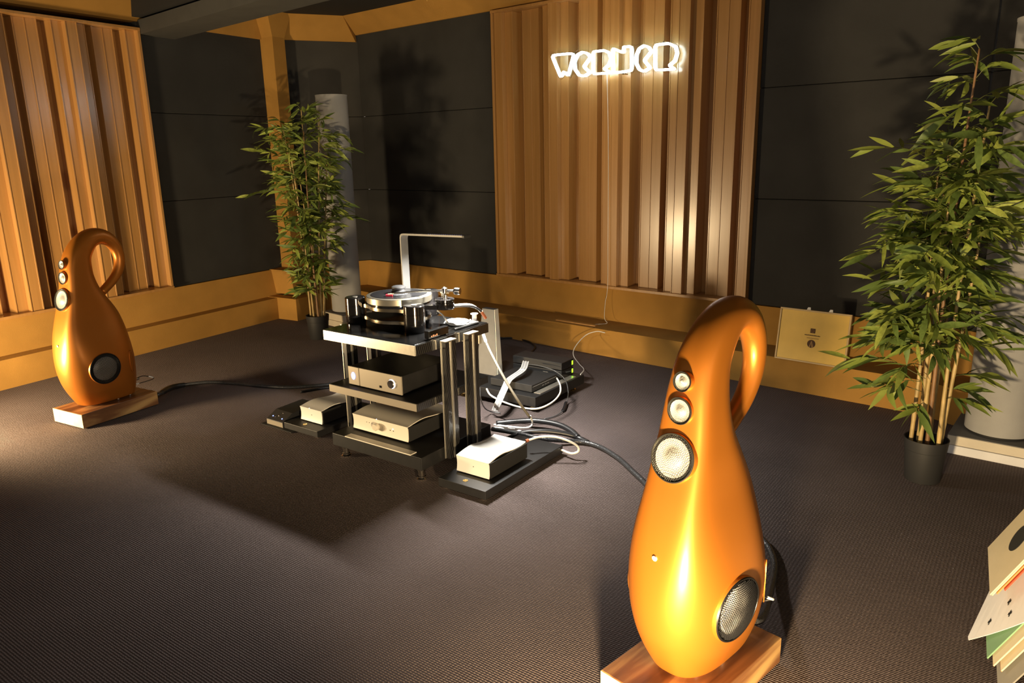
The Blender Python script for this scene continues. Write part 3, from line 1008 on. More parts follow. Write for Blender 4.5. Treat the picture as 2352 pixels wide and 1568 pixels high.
# --- cream shelled boxes: a curved sheet over a black case
def wave_box(name, label, cat, x, y, z, W, D, Hh, shell, knob, group=None, foot=0.012):
    t = rthing(name, label, cat, x, y, z, group)
    obj('case', bx(0.010, W - 0.003, 0.012, D, foot, Hh - 0.004), 'black_satin', t, bevel=0.002)
    obj('side_cheek', bx(W - 0.003, W + 0.001, 0.010, D + 0.002, foot - 0.004, Hh + 0.000), 'black_matt', t)
    # sheet that runs up the front and waves over the top
    prof = []
    N = 22
    for i in range(9):
        k = i / 8
        prof.append((0.004 - 0.006 * (1 - (2 * k - 1) ** 2) * -1, foot - 0.006 + (Hh - foot + 0.008) * k))
    for i in range(1, N + 1):
        k = i / N
        prof.append((0.004 + (D - 0.004) * k, Hh + 0.002 + 0.020 * sin(k * 2 * pi * 0.95 - 0.15) * (0.35 + 0.4 * k) * (1 if k < 0.5 else 0.75) + 0.012 * k))
    bm = bmesh.new()
    T = 0.004
    rows = []
    for i, (py, pz) in enumerate(prof):
        a = prof[max(0, i - 1)]
        b = prof[min(len(prof) - 1, i + 1)]
        ty, tz = b[0] - a[0], b[1] - a[1]
        l = hypot(ty, tz)
        ny, nz = -tz / l, ty / l
        rows.append([bm.verts.new((xx, py + q * ny, pz + q * nz)) for xx in (0.0, W - 0.006) for q in (0, -T)])
    for a, b in zip(rows, rows[1:]):
        for (i, j) in ((0, 2), (2, 3), (3, 1), (1, 0)):
            bm.faces.new((a[i], a[j], b[j], b[i]))
    for r in (rows[0], rows[-1]):
        bm.faces.new((r[0], r[2], r[3], r[1]))
    sh = obj('shell', bm, shell, t, smooth='auto')
    if knob:
        kx, kz = W * 0.42, Hh * 0.56
        rc = obj('knob_recess', lathe(bmesh.new(), [(0, 0.0005), (0.019, 0.0005), (0.020, 0.002), (0.020, -0.004)], 32), 'champagne', sh)
        rc.matrix_local = aim((kx + 0.042, 0.006, kz), (0, -1, 0)) @ Matrix.Diagonal((1.35, 1, 1, 1))
        kn = obj('volume_knob', lathe(bmesh.new(), [(0, -0.005), (0.017, -0.005), (0.0195, 0.004), (0.0195, 0.020), (0.017, 0.024), (0, 0.025)], 32), 'knob_cream', t, smooth='auto')
        kn.matrix_local = aim((kx + 0.012, 0.008, kz), (0, -1, 0))
        for k in range(3):
            d_ = obj('indicator', lathe(bmesh.new(), [(0.0018, -0.001), (0.0018, 0.001), (0, 0.001)], 8), 'ink', sh)
            d_.matrix_local = aim((kx - 0.07 + 0.02 * k, 0.0085, kz + 0.008), (0, -1, 0))
        for dx, m in ((0.105, 'ink'), (0.125, 'white_led'), (0.128, 'ink')):
            d_ = obj('indicator', lathe(bmesh.new(), [(0.0026, -0.001), (0.0026, 0.001), (0, 0.001)], 8), m, sh)
            d_.matrix_local = aim((kx + dx, 0.0085, kz + (0.006 if m == 'white_led' else -0.004)), (0, -1, 0))
    else:
        d_ = obj('indicator', lathe(bmesh.new(), [(0.002, -0.001), (0.002, 0.001), (0, 0.001)], 8), 'ink', sh)
        d_.matrix_local = aim((W * 0.5, 0.0085, Hh * 0.55), (0, -1, 0))
    d_ = obj('touch_light', lathe(bmesh.new(), [(0.002, -0.001), (0.002, 0.001), (0, 0.0014)], 8), 'white_led', sh)
    d_.matrix_local = aim((W * 0.45, 0.003, Hh + 0.004), (0, -0.6, 1))
    for px in (0.03, W - 0.03):
        for py in (0.03, D - 0.03):
            obj('foot', cyl(bmesh.new(), 0.012, 0, foot + 0.001, px, py, 14), 'rubber_black', t)
    return t


wave_box('preamplifier', 'cream wave topped preamplifier with round knob on the rack base', 'preamplifier', -0.595, 0.10, 0.1405, 0.415, 0.36, 0.086, 'cream_shell', True)


def amp_base(name, label, x, y, W, D, h, group, disc):
    t = rthing(name, label, 'platform', x, y, 0, group)
    obj('slab', bx(0, W, 0, D, 0.012, h), 'black_satin', t, bevel=0.002)
    dsc = obj('badge', lathe(bmesh.new(), [(0, 0.0005), (0.009, 0.0005), (0.0095, 0.002), (0.013, 0.002), (0.013, 0.0), ], 24), 'gold_metal', t, loc=(disc[0], disc[1], h))
    for px in (0.03, W - 0.03):
        for py in (0.03, D - 0.03):
            obj('foot', lathe(bmesh.new(), [(0, 0), (0.012, 0), (0.014, 0.006), (0.012, 0.013)], 14, Matrix.Translation((px, py, 0))), 'chrome', t, smooth='auto')
    return t


amp_base('amplifier_platform', 'black platform under the bright cream amplifier right of the rack', 0.100, 0.008, 0.292, 0.685, 0.056, 'black amplifier platforms', (0.135, 0.045))
amp_base('amplifier_platform', 'black platform under the cream amplifier left of the rack', -1.222, 0.115, 0.302, 0.52, 0.050, 'black amplifier platforms', (0.145, 0.042))
wave_box('power_amplifier', 'cream wave topped amplifier with brightly lit top right of the rack', 'amplifier', 0.128, 0.112, 0.056, 0.208, 0.32, 0.086, 'white_shell', False, 'cream power amplifiers')
wave_box('power_amplifier', 'cream wave topped amplifier left of the rack behind the dark floor', 'amplifier', -1.165, 0.195, 0.050, 0.195, 0.32, 0.086, 'white_shell', False, 'cream power amplifiers')
for o in C.objects:
    if o.get('label', '').startswith('cream wave topped amplifier left'):
        o['label'] = 'cream wave topped amplifier left of the rack beside the blue lit control box'

# --- control box with sloping front and two blue lights, on a thin mat
mt = rthing('floor_mat', 'thin dark mat on the carpet under the blue lit control box', 'mat', -1.43, 0.10, 0)
obj('sheet', bx(0, 0.29, 0, 0.30, 0.0008, 0.005), 'sleeve_brown', mt).active_material = MATS['black_matt']
cb = rthing('control_box', 'black control box with sloping front and two blue lights', 'control box', -1.395, 0.12, 0.005)
bm = bmesh.new()
prof = [(0, 0.0), (0, 0.034), (0.075, 0.074), (0.28, 0.080), (0.28, 0.0)]
a = [bm.verts.new((0, y, z)) for y, z in prof]
b = [bm.verts.new((0.155, y, z)) for y, z in prof]
bm.faces.new(a)
bm.faces.new(b)
for i in range(5):
    bm.faces.new((a[i], a[(i + 1) % 5], b[(i + 1) % 5], b[i]))
obj('case', bm, 'black_plastic', cb, bevel=0.002)
obj('front_strip', bx(0.002, 0.153, -0.001, 0.0, 0.002, 0.031), 'champagne', cb)
nrm = Vector((0, -0.040, 0.075)).normalized()
for x, f, m, r in ((0.032, 0.35, 'blue_led', 0.0035), (0.122, 0.30, 'blue_led', 0.0035), (0.075, 0.5, 'chrome', 0.006), (0.055, 0.33, 'chrome', 0.003), (0.09, 0.78, 'chrome', 0.003)):
    p = Vector((x, 0.075 * f, 0.034 + 0.040 * f))
    o = obj('status_light' if m == 'blue_led' else 'button', lathe(bmesh.new(), [(r, -0.002), (r, 0.0015), (r * 0.6, 0.0025), (0, 0.0028)], 12), m, cb, smooth=True)
    o.matrix_local = aim(p, nrm)

# --- low platform with power supplies behind the rack
pf = rthing('equipment_platform', 'black platform with a bright inlay strip behind the rack', 'platform', -0.78, 1.16, 0)
obj('slab', bx(0, 0.68, 0, 0.60, 0.040, 0.105), 'black_satin', pf, bevel=0.003)
obj('inlay_strip', bx(0.615, 0.665, 0.08, 0.52, 0.104, 0.108), 'brushed_alu', pf, bevel=0.001)
for x in (0.06, 0.62):
    for y in (0.06, 0.54):
        obj('foot', lathe(bmesh.new(), [(0, 0), (0.022, 0), (0.024, 0.006), (0.018, 0.012), (0.018, 0.03), (0.022, 0.032), (0.022, 0.041), (0, 0.041)], 20, Matrix.Translation((x, y, 0))), 'gold_metal', pf, smooth='auto')
fb = rthing('power_supply', 'flat black power supply box on the platform behind the rack', 'power supply', -0.50, 1.225, 0.105)
obj('case', bx(0, 0.33, 0, 0.30, 0.004, 0.052), 'black_plastic', fb, bevel=0.003)
obj('lid_groove', bx(0.3298, 0.331, 0.01, 0.29, 0.036, 0.038), 'ink_grey', fb)
for k in range(3):
    obj('print_mark', bx(0.33, 0.3306, 0.12 + 0.03 * k, 0.14 + 0.03 * k, 0.018, 0.022), 'ink_grey', fb)
obj('socket', bx(0.21, 0.25, 0.292, 0.315, 0.02, 0.05), 'champagne', fb, bevel=0.002)
for x in (0.03, 0.3):
    for y in (0.03, 0.27):
        obj('foot', cyl(bmesh.new(), 0.01, 0, 0.005, x, y, 10), 'rubber_black', fb)
for k, (z, nm) in enumerate(((0.105, 'lower'), (0.162, 'upper'))):
    gb = rthing('network_switch', nm + ' of two stacked black boxes with a green light', 'network switch', -0.57, 1.58, z, 'stacked black network boxes')
    obj('case', bx(0, 0.40, 0, 0.15, 0.004, 0.055), 'black_plastic', gb, bevel=0.003)
    obj('front_panel', bx(0.40, 0.403, 0.002, 0.148, 0.005, 0.053), 'black_gloss', gb)
    obj('status_light', bx(0.403, 0.4045, 0.128, 0.142, 0.014, 0.042), 'green_led', gb)
    for x in (0.03, 0.37):
        for y in (0.02, 0.13):
            obj('foot', cyl(bmesh.new(), 0.008, 0, 0.005, x, y, 10), 'rubber_black', gb)
# grey tapering slab standing on the platform
sl = rthing('grey_slab', 'tall grey tapering slab standing on the platform behind the rack', 'panel', -0.76, 1.40, 0.105)
hexa(bm := bmesh.new(), [(0, 0, 0.0), (0.185, 0, 0.0), (0.185, 0.06, 0), (0, 0.06, 0)], [(0, 0.09, 0.445), (0.105, 0.09, 0.445), (0.105, 0.135, 0.445), (0, 0.135, 0.445)])
obj('plate', bm, 'silver_slab', sl, bevel=0.003)
obj('edge_strip', hexa(bmesh.new(), [(0.185, 0.002, 0.002), (0.188, 0.002, 0.002), (0.188, 0.058, 0.002), (0.185, 0.058, 0.002)], [(0.105, 0.092, 0.443), (0.108, 0.092, 0.443), (0.108, 0.133, 0.443), (0.105, 0.133, 0.443)]), 'matt_alu', sl)


# ------------------------------------------------------------------ cables
def cable(name, label, pts, r, material, cat='cable', k=8, n=8, group=None):
    o = obj(name, tube(bmesh.new(), spline(pts, k), r, n), material, None, smooth=True)
    return tag(o, label, cat, group)


def px(x, y, z):
    p = atz(x, y, z)
    return (p.x, p.y, z)


def sploc(S, x, y, z):
    (cx, cy), r = S
    return (cx + x * cos(r) - y * sin(r), cy + x * sin(r) + y * cos(r), z)


# thick braided lead from the rack to the far loudspeaker
c1 = [sploc(SPK_FAR, 0.13, 0.275, 0.062)] + [px(400, 888, 0.022), px(470, 878, 0.016), px(530, 879, 0.013), px(600, 886, 0.013), px(660, 889, 0.013), px(720, 886, 0.013), px(790, 880, 0.013), px(850, 878, 0.013)]
co = cable('speaker_cable', 'thick black braided cable running to the far left loudspeaker', c1, 0.0125, 'braided_sleeve', group=None)
obj('splitter_boot', tube(bmesh.new(), spline(c1, 8)[2:12], [0.016, 0.02, 0.021, 0.021, 0.021, 0.0205, 0.02, 0.019, 0.018, 0.016], 12), 'rubber_black', co, smooth='auto')
cable('mains_cable', 'black cable lying beside the thick speaker cable left of the rack', [px(690, 900, 0.008), px(730, 893, 0.008), px(770, 888, 0.008), px(830, 884, 0.008)], 0.008, 'rubber_black')
# to the near loudspeaker
c2 = [px(1130, 985, 0.04), px(1190, 995, 0.045), px(1250, 1008, 0.04), px(1330, 1014, 0.018), px(1375, 1025, 0.015), px(1420, 1052, 0.015), px(1455, 1084, 0.015), px(1480, 1108, 0.015), px(1510, 1145, 0.015), px(1570, 1200, 0.015), px(1650, 1232, 0.015), px(1720, 1226, 0.015), px(1757, 1245, 0.015), px(1778, 1290, 0.015), px(1772, 1345, 0.03), sploc(SPK_NEAR, 0.05, 0.31, 0.085), sploc(SPK_NEAR, 0.0, 0.24, 0.14)]
cable('speaker_cable', 'thick black braided cable running to the loudspeaker in the right foreground', c2, 0.0135, 'braided_sleeve')
cable('mains_cable', 'thick glossy black cable arching highest behind the bright amplifier', [px(1140, 972, 0.03), px(1180, 968, 0.04), px(1230, 966, 0.05), px(1280, 974, 0.05), px(1310, 988, 0.04), px(1328, 1004, 0.025)], 0.0165, 'rubber_black')
cable('mains_cable', 'thick glossy black cable arching lower behind the bright amplifier', [px(1165, 1008, 0.02), px(1200, 994, 0.045), px(1250, 990, 0.055), px(1300, 996, 0.04), px(1330, 1006, 0.02), px(1350, 1016, 0.016)], 0.0155, 'rubber_black')
cable('mains_cable', 'black cable curling on the carpet below the baseboard behind the grey slab', [px(1140, 778, 0.008), px(1180, 776, 0.008), px(1215, 785, 0.008), px(1229, 797, 0.008), px(1215, 812, 0.02), px(1195, 822, 0.11)], 0.008, 'rubber_black')
# white leads
cable('white_lead', 'white lead looping out of the rear of the bright cream amplifier', [px(1209, 1012, 0.125), px(1240, 1003, 0.14), px(1275, 1003, 0.14), px(1305, 1012, 0.12), px(1326, 1024, 0.08), px(1328, 1036, 0.05), px(1312, 1041, 0.035), px(1288, 1032, 0.035)], 0.006, 'white_cable')
obj('red_collar', tube(bmesh.new(), [px(1208, 1013, 0.124), px(1214, 1010, 0.128)], 0.009, 10), 'plug_copper', C.objects[-1] if False else bpy.data.objects['white_lead'])
cable('white_lead', 'long white lead hanging from the rack to the flat power supply', [px(1117, 892, 0.20), px(1128, 908, 0.16), px(1160, 924, 0.14), px(1200, 936, 0.12), px(1235, 938, 0.11), px(1266, 925, 0.12), px(1285, 905, 0.14), px(1287, 885, 0.16), px(1279, 868, 0.16)], 0.0055, 'white_cable')
cable('white_lead', 'upper of two white leads lying behind the bright amplifier', [px(1135, 975, 0.02), px(1165, 979, 0.03), px(1195, 982, 0.03), px(1215, 981, 0.03), px(1223, 972, 0.04), px(1218, 955, 0.12)], 0.006, 'white_cable')
cable('white_lead', 'lower of two white leads lying behind the bright amplifier', [px(1135, 982, 0.012), px(1165, 984, 0.012), px(1190, 988, 0.012), px(1205, 995, 0.012)], 0.0065, 'white_cable')
st = [px(1108, 762, 0.60), px(1122, 798, 0.52), px(1155, 862, 0.38), px(1190, 920, 0.24), px(1217, 958, 0.12)]
o = cable('braided_strap', 'grey braided strap stretched from the rack top down to the carpet', st, 0.0075, 'grey_sleeve', cat='strap')
obj('white_end', tube(bmesh.new(), spline(st, 8)[0:7], 0.009, 8), 'white_cable', o, smooth=True)
# thin leads by the platform
cable('thin_lead', 'thin grey lead curving over the platform to the black plug on the carpet', [px(1210, 836, 0.20), px(1240, 840, 0.20), px(1275, 852, 0.18), px(1298, 872, 0.13), px(1305, 900, 0.08), px(1302, 922, 0.02), px(1296, 940, 0.014), px(1275, 955, 0.008), px(1250, 962, 0.008)], 0.0035, 'silver_slab')
o = obj('lead_plug', tube(bmesh.new(), spline([px(1300, 925, 0.014), px(1297, 935, 0.012), px(1293, 943, 0.012)], 4), 0.011, 10), 'rubber_black', None, smooth='auto')
tag(o, 'black in-line plug lying on the carpet right of the platform', 'plug')
cable('thin_lead', 'thin blue grey lead hanging beside the rack pillar', [px(1102, 890, 0.22), px(1103, 910, 0.18), px(1112, 935, 0.08), px(1128, 945, 0.02), px(1150, 948, 0.01)], 0.0035, 'silver_slab')
cable('thin_lead', 'thin pale lead curving from the ledge down to the platform', [px(1390, 764, 0.218), px(1370, 761, 0.222), (atz(1345, 770, 0.18)), px(1322, 795, 0.12), px(1317, 815, 0.08), px(1330, 835, 0.05), px(1341, 848, 0.10), px(1333, 860, 0.11)], 0.0032, 'white_cable')
# flat ribbon lead
bm = bmesh.new()
rib = spline([px(1208, 830, 0.23), px(1200, 850, 0.21), px(1170, 872, 0.18), px(1158, 895, 0.16), px(1147, 920, 0.12), px(1137, 944, 0.05)], 6)
rows = []
wv = (rx * 0.9 + ry * 0.1).normalized()
for p in rib:
    p = Vector(p)
    rows.append([bm.verts.new(p + wv * s + Vector((0, 0, q))) for s in (-0.022, 0.022) for q in (0, 0.002)])
for a, b in zip(rows, rows[1:]):
    for i, j in ((0, 2), (2, 3), (3, 1), (1, 0)):
        bm.faces.new((a[i], a[j], b[j], b[i]))
o = tag(obj('ribbon_cable', bm, 'ink_grey', None), 'flat ribbon cable arching from the network boxes down to the carpet', 'cable')
for s in (-0.02, 0.0, 0.02):
    obj('wire', tube(bmesh.new(), [Vector(p) + wv * s + Vector((0, 0, 0.003)) for p in rib], 0.003, 5), 'white_cable', o)
for k in (6, 14, 22):
    p = Vector(rib[k]) + Vector((0, 0, 0.004))
    obj('tie', tube(bmesh.new(), [p - wv * 0.024, p + wv * 0.024], 0.003, 5), 'white_plastic', o)
# phono leads off the armboard
cable('phono_lead', 'pale phono lead arching off the turntable arm to the rear of the rack', [RL(-0.13, 0.40, 0.815), RL(-0.09, 0.44, 0.825), RL(-0.05, 0.49, 0.82), RL(-0.03, 0.53, 0.79), RL(-0.02, 0.56, 0.75)], 0.005, 'white_cable')
cable('phono_lead', 'dark phono lead with copper plug beside the pale one', [RL(-0.14, 0.38, 0.808), RL(-0.08, 0.42, 0.822), RL(-0.03, 0.48, 0.815), RL(-0.005, 0.52, 0.785), RL(0.0, 0.545, 0.752)], 0.006, 'rubber_black')
cable('white_lead', 'white lead curling from the turntable onto the rack top', [RL(-0.17, 0.36, 0.80), RL(-0.14, 0.37, 0.775), RL(-0.115, 0.38, 0.735), RL(-0.10, 0.40, 0.722), RL(-0.06, 0.44, 0.721), RL(-0.05, 0.49, 0.722), RL(-0.08, 0.52, 0.73)], 0.0045, 'white_cable')
o = obj('copper_plug', tube(bmesh.new(), [RL(-0.004, 0.522, 0.782), RL(0.002, 0.55, 0.742)], 0.0085, 10), 'plug_copper', bpy.data.objects['phono_lead.001'], smooth='auto')


# ------------------------------------------------------------------ neon sign
SS = 6.5333
def sgn(x, y):
    """sign plane (along the wall, height) of a drawn stroke point"""
    P = PB - nb * 0.085
    d = ray(1240 + x / SS, 60 + y / SS)
    t = (P - CO).dot(nb) / d.dot(nb)
    q = CO + d * t
    return ((q - P).dot(ub), q.z)


LET = [
    [(165, 437), (500, 405), (412, 745), (350, 680), (300, 765)],
    [(745, 468), (700, 405), (625, 388), (548, 432), (502, 540), (515, 650), (575, 735), (660, 747), (738, 697), (645, 605)],
    [(785, 382), (960, 362), (1030, 400), (1052, 490), (1020, 585), (950, 640), (1062, 700), (785, 718)],
    [(1078, 330), (1240, 398), (1245, 312), (1362, 302), (1364, 668), (1084, 702)],
    [(1662, 378), (1620, 312), (1550, 290), (1475, 338), (1432, 440), (1432, 560), (1480, 650), (1552, 677), (1640, 625), (1552, 512)],
    [(1716, 282), (1920, 256), (2022, 300), (2047, 400), (2012, 520), (1930, 588), (2012, 645), (1716, 660)]]
OUT = [(140, 415), (520, 380), (560, 350), (690, 345), (750, 360), (780, 345), (980, 325), (1060, 298), (1235, 300), (1260, 280), (1390, 270), (1420, 290), (1500, 250), (1590, 245), (1680, 275), (1720, 225), (1960, 210), (2060, 290), (2090, 400),
       (2050, 540), (2020, 590), (2045, 650), (2000, 672), (1700, 690), (1640, 665), (1560, 712), (1470, 695), (1400, 670), (1365, 705), (1050, 740), (790, 765), (740, 745), (640, 785), (560, 765), (480, 710), (440, 780), (355, 755), (300, 800), (265, 775)]
so = PB - nb * 0.085
sign = thing('neon_sign', 'white neon lettering on a clear backing on the back wall diffuser', 'neon sign', (so.x, so.y, 0), atan2(ub.y, ub.x))
bm = bmesh.new()
poly = [sgn(*p) for p in OUT]
va = [bm.verts.new((t, 0.016, z)) for t, z in poly]
vb = [bm.verts.new((t, 0.022, z)) for t, z in poly]
bm.faces.new(va)
bm.faces.new(vb)
for i in range(len(poly)):
    j = (i + 1) % len(poly)
    bm.faces.new((va[i], va[j], vb[j], vb[i]))
obj('backing', bm, 'acrylic', sign)
smooth_letters = (1, 4)
for li, L_ in enumerate(LET):
    P2 = [sgn(*p) for p in L_]
    path = []
    n = len(P2)
    for i in range(n):       # close the path with rounded corners
        a, b = Vector(P2[i]), Vector(P2[(i + 1) % n])
        for k in range(7):
            path.append(a.lerp(b, 0.05 + 0.90 * k / 6))
    for _ in range(1):
        path = [(path[i - 1] + path[i] * 2 + path[(i + 1) % len(path)]) / 4 for i in range(len(path))]
    o = obj('letter', tube(bmesh.new(), [(p.x, 0.004, p.y) for p in path], 0.0080, 10, closed=True), 'neon_tube', sign, smooth=True)
    o['label'] = 'glowing white letter ' + 'WERNER'[li]
for x, y in ((320, 395), (1850, 232), (1240, 715)):
    t_, z_ = sgn(x, y)
    o = obj('stand_off', cyl(bmesh.new(), 0.006, 0, 0.06, 0, 0, 10), 'chrome', sign)
    o.matrix_local = aim((t_, 0.010, z_), (0, 1, 0))
# thin cord hanging from the sign
tcord = 0.90
def onw(t, off, z):
    q = PB + ub * t - nb * off
    return (q.x, q.y, z)
cable('sign_cord', 'thin cord hanging from the neon sign down to the ledge', [onw(0.93, 0.065, 2.16), onw(0.935, 0.045, 1.6), onw(0.94, 0.045, 0.9), onw(0.945, 0.05, 0.50), onw(0.955, 0.10, 0.36), onw(0.99, 0.16, 0.25), onw(1.04, 0.20, 0.222), onw(0.98, 0.28, 0.220)], 0.0022, 'white_cable', cat='cord')
# thin flat rail lying on the ledge
bm = bmesh.new()
q0, q1 = Vector(onw(0.62, 0.32, 0.2165)), Vector(onw(1.02, 0.32, 0.2165))
d_ = (q1 - q0).normalized()
w_ = Vector((-d_.y, d_.x, 0)) * 0.018
hexa(bm, [q0 - w_, q1 - w_, q1 + w_, q0 + w_], [p + Vector((0, 0, 0.008)) for p in (q0 - w_, q1 - w_, q1 + w_, q0 + w_)])
tag(obj('wood_strip', bm, 'diffuser_wood'), 'thin wooden strip lying on the edge of the back wall ledge', 'strip')

# ------------------------------------------------------------------ gold plaque leaning on the ledge
PLW, PLH = 0.455, 0.345
pq_o = atz(1779, 822, Z1)
pl = thing('gold_plaque', 'gold plaque in a thin frame leaning on the back wall ledge', 'plaque', (pq_o.x, pq_o.y, Z1 + 0.002), atan2(ub.y, ub.x))
tilt = Matrix.Rotation(radians(-9), 4, 'X')
fr = 0.011
fb_ = bmesh.new()
box(fb_, 0, PLW, -0.006, 0.016, 0, fr)
box(fb_, 0, PLW, -0.006, 0.016, PLH - fr, PLH)
box(fb_, 0, fr, -0.006, 0.016, fr, PLH - fr)
box(fb_, PLW - fr, PLW, -0.006, 0.016, fr, PLH - fr)
f_ = obj('frame', fb_, 'plaque_frame', pl, bevel=0.0015)
f_.matrix_local = tilt
s_ = obj('gold_sheet', bx(fr, PLW - fr, -0.001, 0.010, fr, PLH - fr), 'plaque_gold', pl)
s_.matrix_local = tilt
e_ = obj('square_emblem', bx(0.212, 0.243, -0.0025, -0.0008, 0.198, 0.228), 'print_brown', s_)
rg = bmesh.new()
tube(rg, [(0.2275 + 0.008 * cos(2 * pi * i / 20), -0.0026, 0.213 + 0.008 * sin(2 * pi * i / 20)) for i in range(20)], 0.001, 5, closed=True)
obj('ring_mark', rg, 'print_tan', e_)
random.seed(3)
x = 0.178
while x < 0.278:
    w = random.uniform(0.004, 0.008)
    obj('lettering', bx(x, x + w, -0.002, -0.0008, 0.180, 0.180 + random.uniform(0.005, 0.007)), 'print_brown', s_)
    x += w + 0.0016
x = 0.195
while x < 0.265:
    w = random.uniform(0.003, 0.006)
    obj('lettering', bx(x, x + w, -0.002, -0.0008, 0.162, 0.1665), 'print_tan', s_)
    x += w + 0.0018
dm = lathe(bmesh.new(), [(0, 0), (0.026, 0), (0.026, 0.0015), (0, 0.0015)], 36)
o = obj('round_emblem', dm, 'print_brown', s_)
o.matrix_local = aim((0.2275, -0.0008, 0.128), (0, -1, 0))
hexa(bm := bmesh.new(), [(0.2275 - 0.013, -0.003, 0.106), (0.2275 - 0.006, -0.003, 0.106), (0.2275 + 0.001, -0.003, 0.140), (0.2275 - 0.002, -0.003, 0.148)], [(0.2275 - 0.013, -0.0022, 0.106), (0.2275 - 0.006, -0.0022, 0.106), (0.2275 + 0.001, -0.0022, 0.140), (0.2275 - 0.002, -0.0022, 0.148)])
hexa(bm, [(0.2275 + 0.004, -0.003, 0.104), (0.2275 + 0.015, -0.003, 0.108), (0.2275 + 0.002, -0.003, 0.148), (0.2275 - 0.001, -0.003, 0.146)], [(0.2275 + 0.004, -0.0022, 0.104), (0.2275 + 0.015, -0.0022, 0.108), (0.2275 + 0.002, -0.0022, 0.148), (0.2275 - 0.001, -0.0022, 0.146)])
obj('pointed_mark', bm, 'print_tan', s_)
for x in (0.17, 0.31):
    o = obj('hanger', hexa(bmesh.new(), [(x, 0.0, PLH), (x + 0.026, 0.0, PLH), (x + 0.026, 0.006, PLH), (x, 0.006, PLH)], [(x + 0.008, 0.0, PLH + 0.017), (x + 0.024, 0.0, PLH + 0.017), (x + 0.024, 0.006, PLH + 0.017), (x + 0.008, 0.006, PLH + 0.017)]), 'white_plastic', pl)
    o.matrix_local = tilt


# ------------------------------------------------------------------ columns on boards
def column(label, plabel, cx, cy, R, ztop, prz, pw, pd, poff, layers):
    t = thing('column_base', plabel, 'base', (cx + poff[0], cy + poff[1], 0), prz, 'boards under the grey columns')
    z = 0.0
    for k, (h, m) in enumerate(layers):
        obj('board', bx(-pw / 2 - 0.004 * (len(layers) - k - 1), pw / 2, -pd / 2 - 0.006 * (len(layers) - k - 1), pd / 2, z, z + h - 0.0015), m, t, bevel=0.002)
        z += h
    obj('top_sheet', bx(-pw / 2, pw / 2, -pd / 2, pd / 2, z - 0.001, z + 0.003), 'grey_top', t)
    z += 0.003
    c = thing('grey_column', label, 'column', (cx, cy, z), prz, 'grey cloth covered columns')
    Ht = ztop - z
    obj('shaft', lathe(bmesh.new(), [(0, 0.012), (R, 0.012), (R, Ht - 0.012), (0, Ht - 0.012)], 64), 'grey_column', c, smooth='auto')
    obj('foot_ring', lathe(bmesh.new(), [(0, 0), (R - 0.006, 0), (R - 0.006, 0.013), (0, 0.013)], 64), 'black_matt', c, smooth='auto')
    obj('top_ring', lathe(bmesh.new(), [(0, Ht - 0.013), (R + 0.002, Ht - 0.013), (R + 0.003, Ht), (0, Ht)], 64), 'grey_column', c, smooth='auto')
    return c


column('tall grey cloth covered column in the far corner behind the bamboo', 'pale board base under the column in the far corner', -1.60, 7.22, 0.142, 2.13, RRZ + radians(-8), 0.34, 0.34, (0, 0), [(0.06, 'board_cream'), (0.065, 'board_cream')])
column('tall grey cloth covered column at the right edge behind the bamboo', 'two layered pale board base under the column at the right edge', 2.575, 3.762, 0.155, 2.16, radians(-39), 0.40, 0.40, (0.0, 0.0), [(0.048, 'board_white'), (0.052, 'board_cream')])


# ------------------------------------------------------------------ bamboo
def leaf_mesh(k):
    rnd = random.Random(40 + k)
    bm = bmesh.new()
    N = 5
    droop = (0.10, 0.22, 0.32, 0.05)[k % 4]
    width = (0.105, 0.092, 0.115, 0.085)[k % 4]
    bend = rnd.uniform(-0.05, 0.05)
    L, Mid, R_ = [], [], []
    for i in range(N + 1):
        s = i / N
        w = width * (sin(pi * min(1, s * 0.93 + 0.07)) ** 0.8) * (1 if s < 0.5 else (1 - (s - 0.5) * 0.5))
        z = -droop * s * s
        y = bend * s * s
        if i == N:
            Mid.append(bm.verts.new((s, y, z)))
        else:
            Mid.append(bm.verts.new((s, y, z)))
            L.append(bm.verts.new((s, y + w, z + w * 0.25)))
            R_.append(bm.verts.new((s, y - w, z + w * 0.25)))
    for i in range(N):
        if i == N - 1:
            bm.faces.new((Mid[i], Mid[i + 1], L[i]))
            bm.faces.new((Mid[i], R_[i], Mid[i + 1]))
        else:
            bm.faces.new((Mid[i], Mid[i + 1], L[i + 1], L[i]))
            bm.faces.new((Mid[i], R_[i], R_[i + 1], Mid[i + 1]))
    me = bpy.data.meshes.new('leaf')
    bm.to_mesh(me)
    bm.free()
    me.shade_smooth()
    return me


LEAF = []
COLS = [(2.575, 3.762, 0.155), (-1.60, 7.22, 0.142)]      # leaves keep clear of the columns
for k in range(12):
    me = leaf_mesh(k)
    me.materials.append(MATS[('leaf_a', 'leaf_b', 'leaf_c')[k % 3]])
    LEAF.append(me)


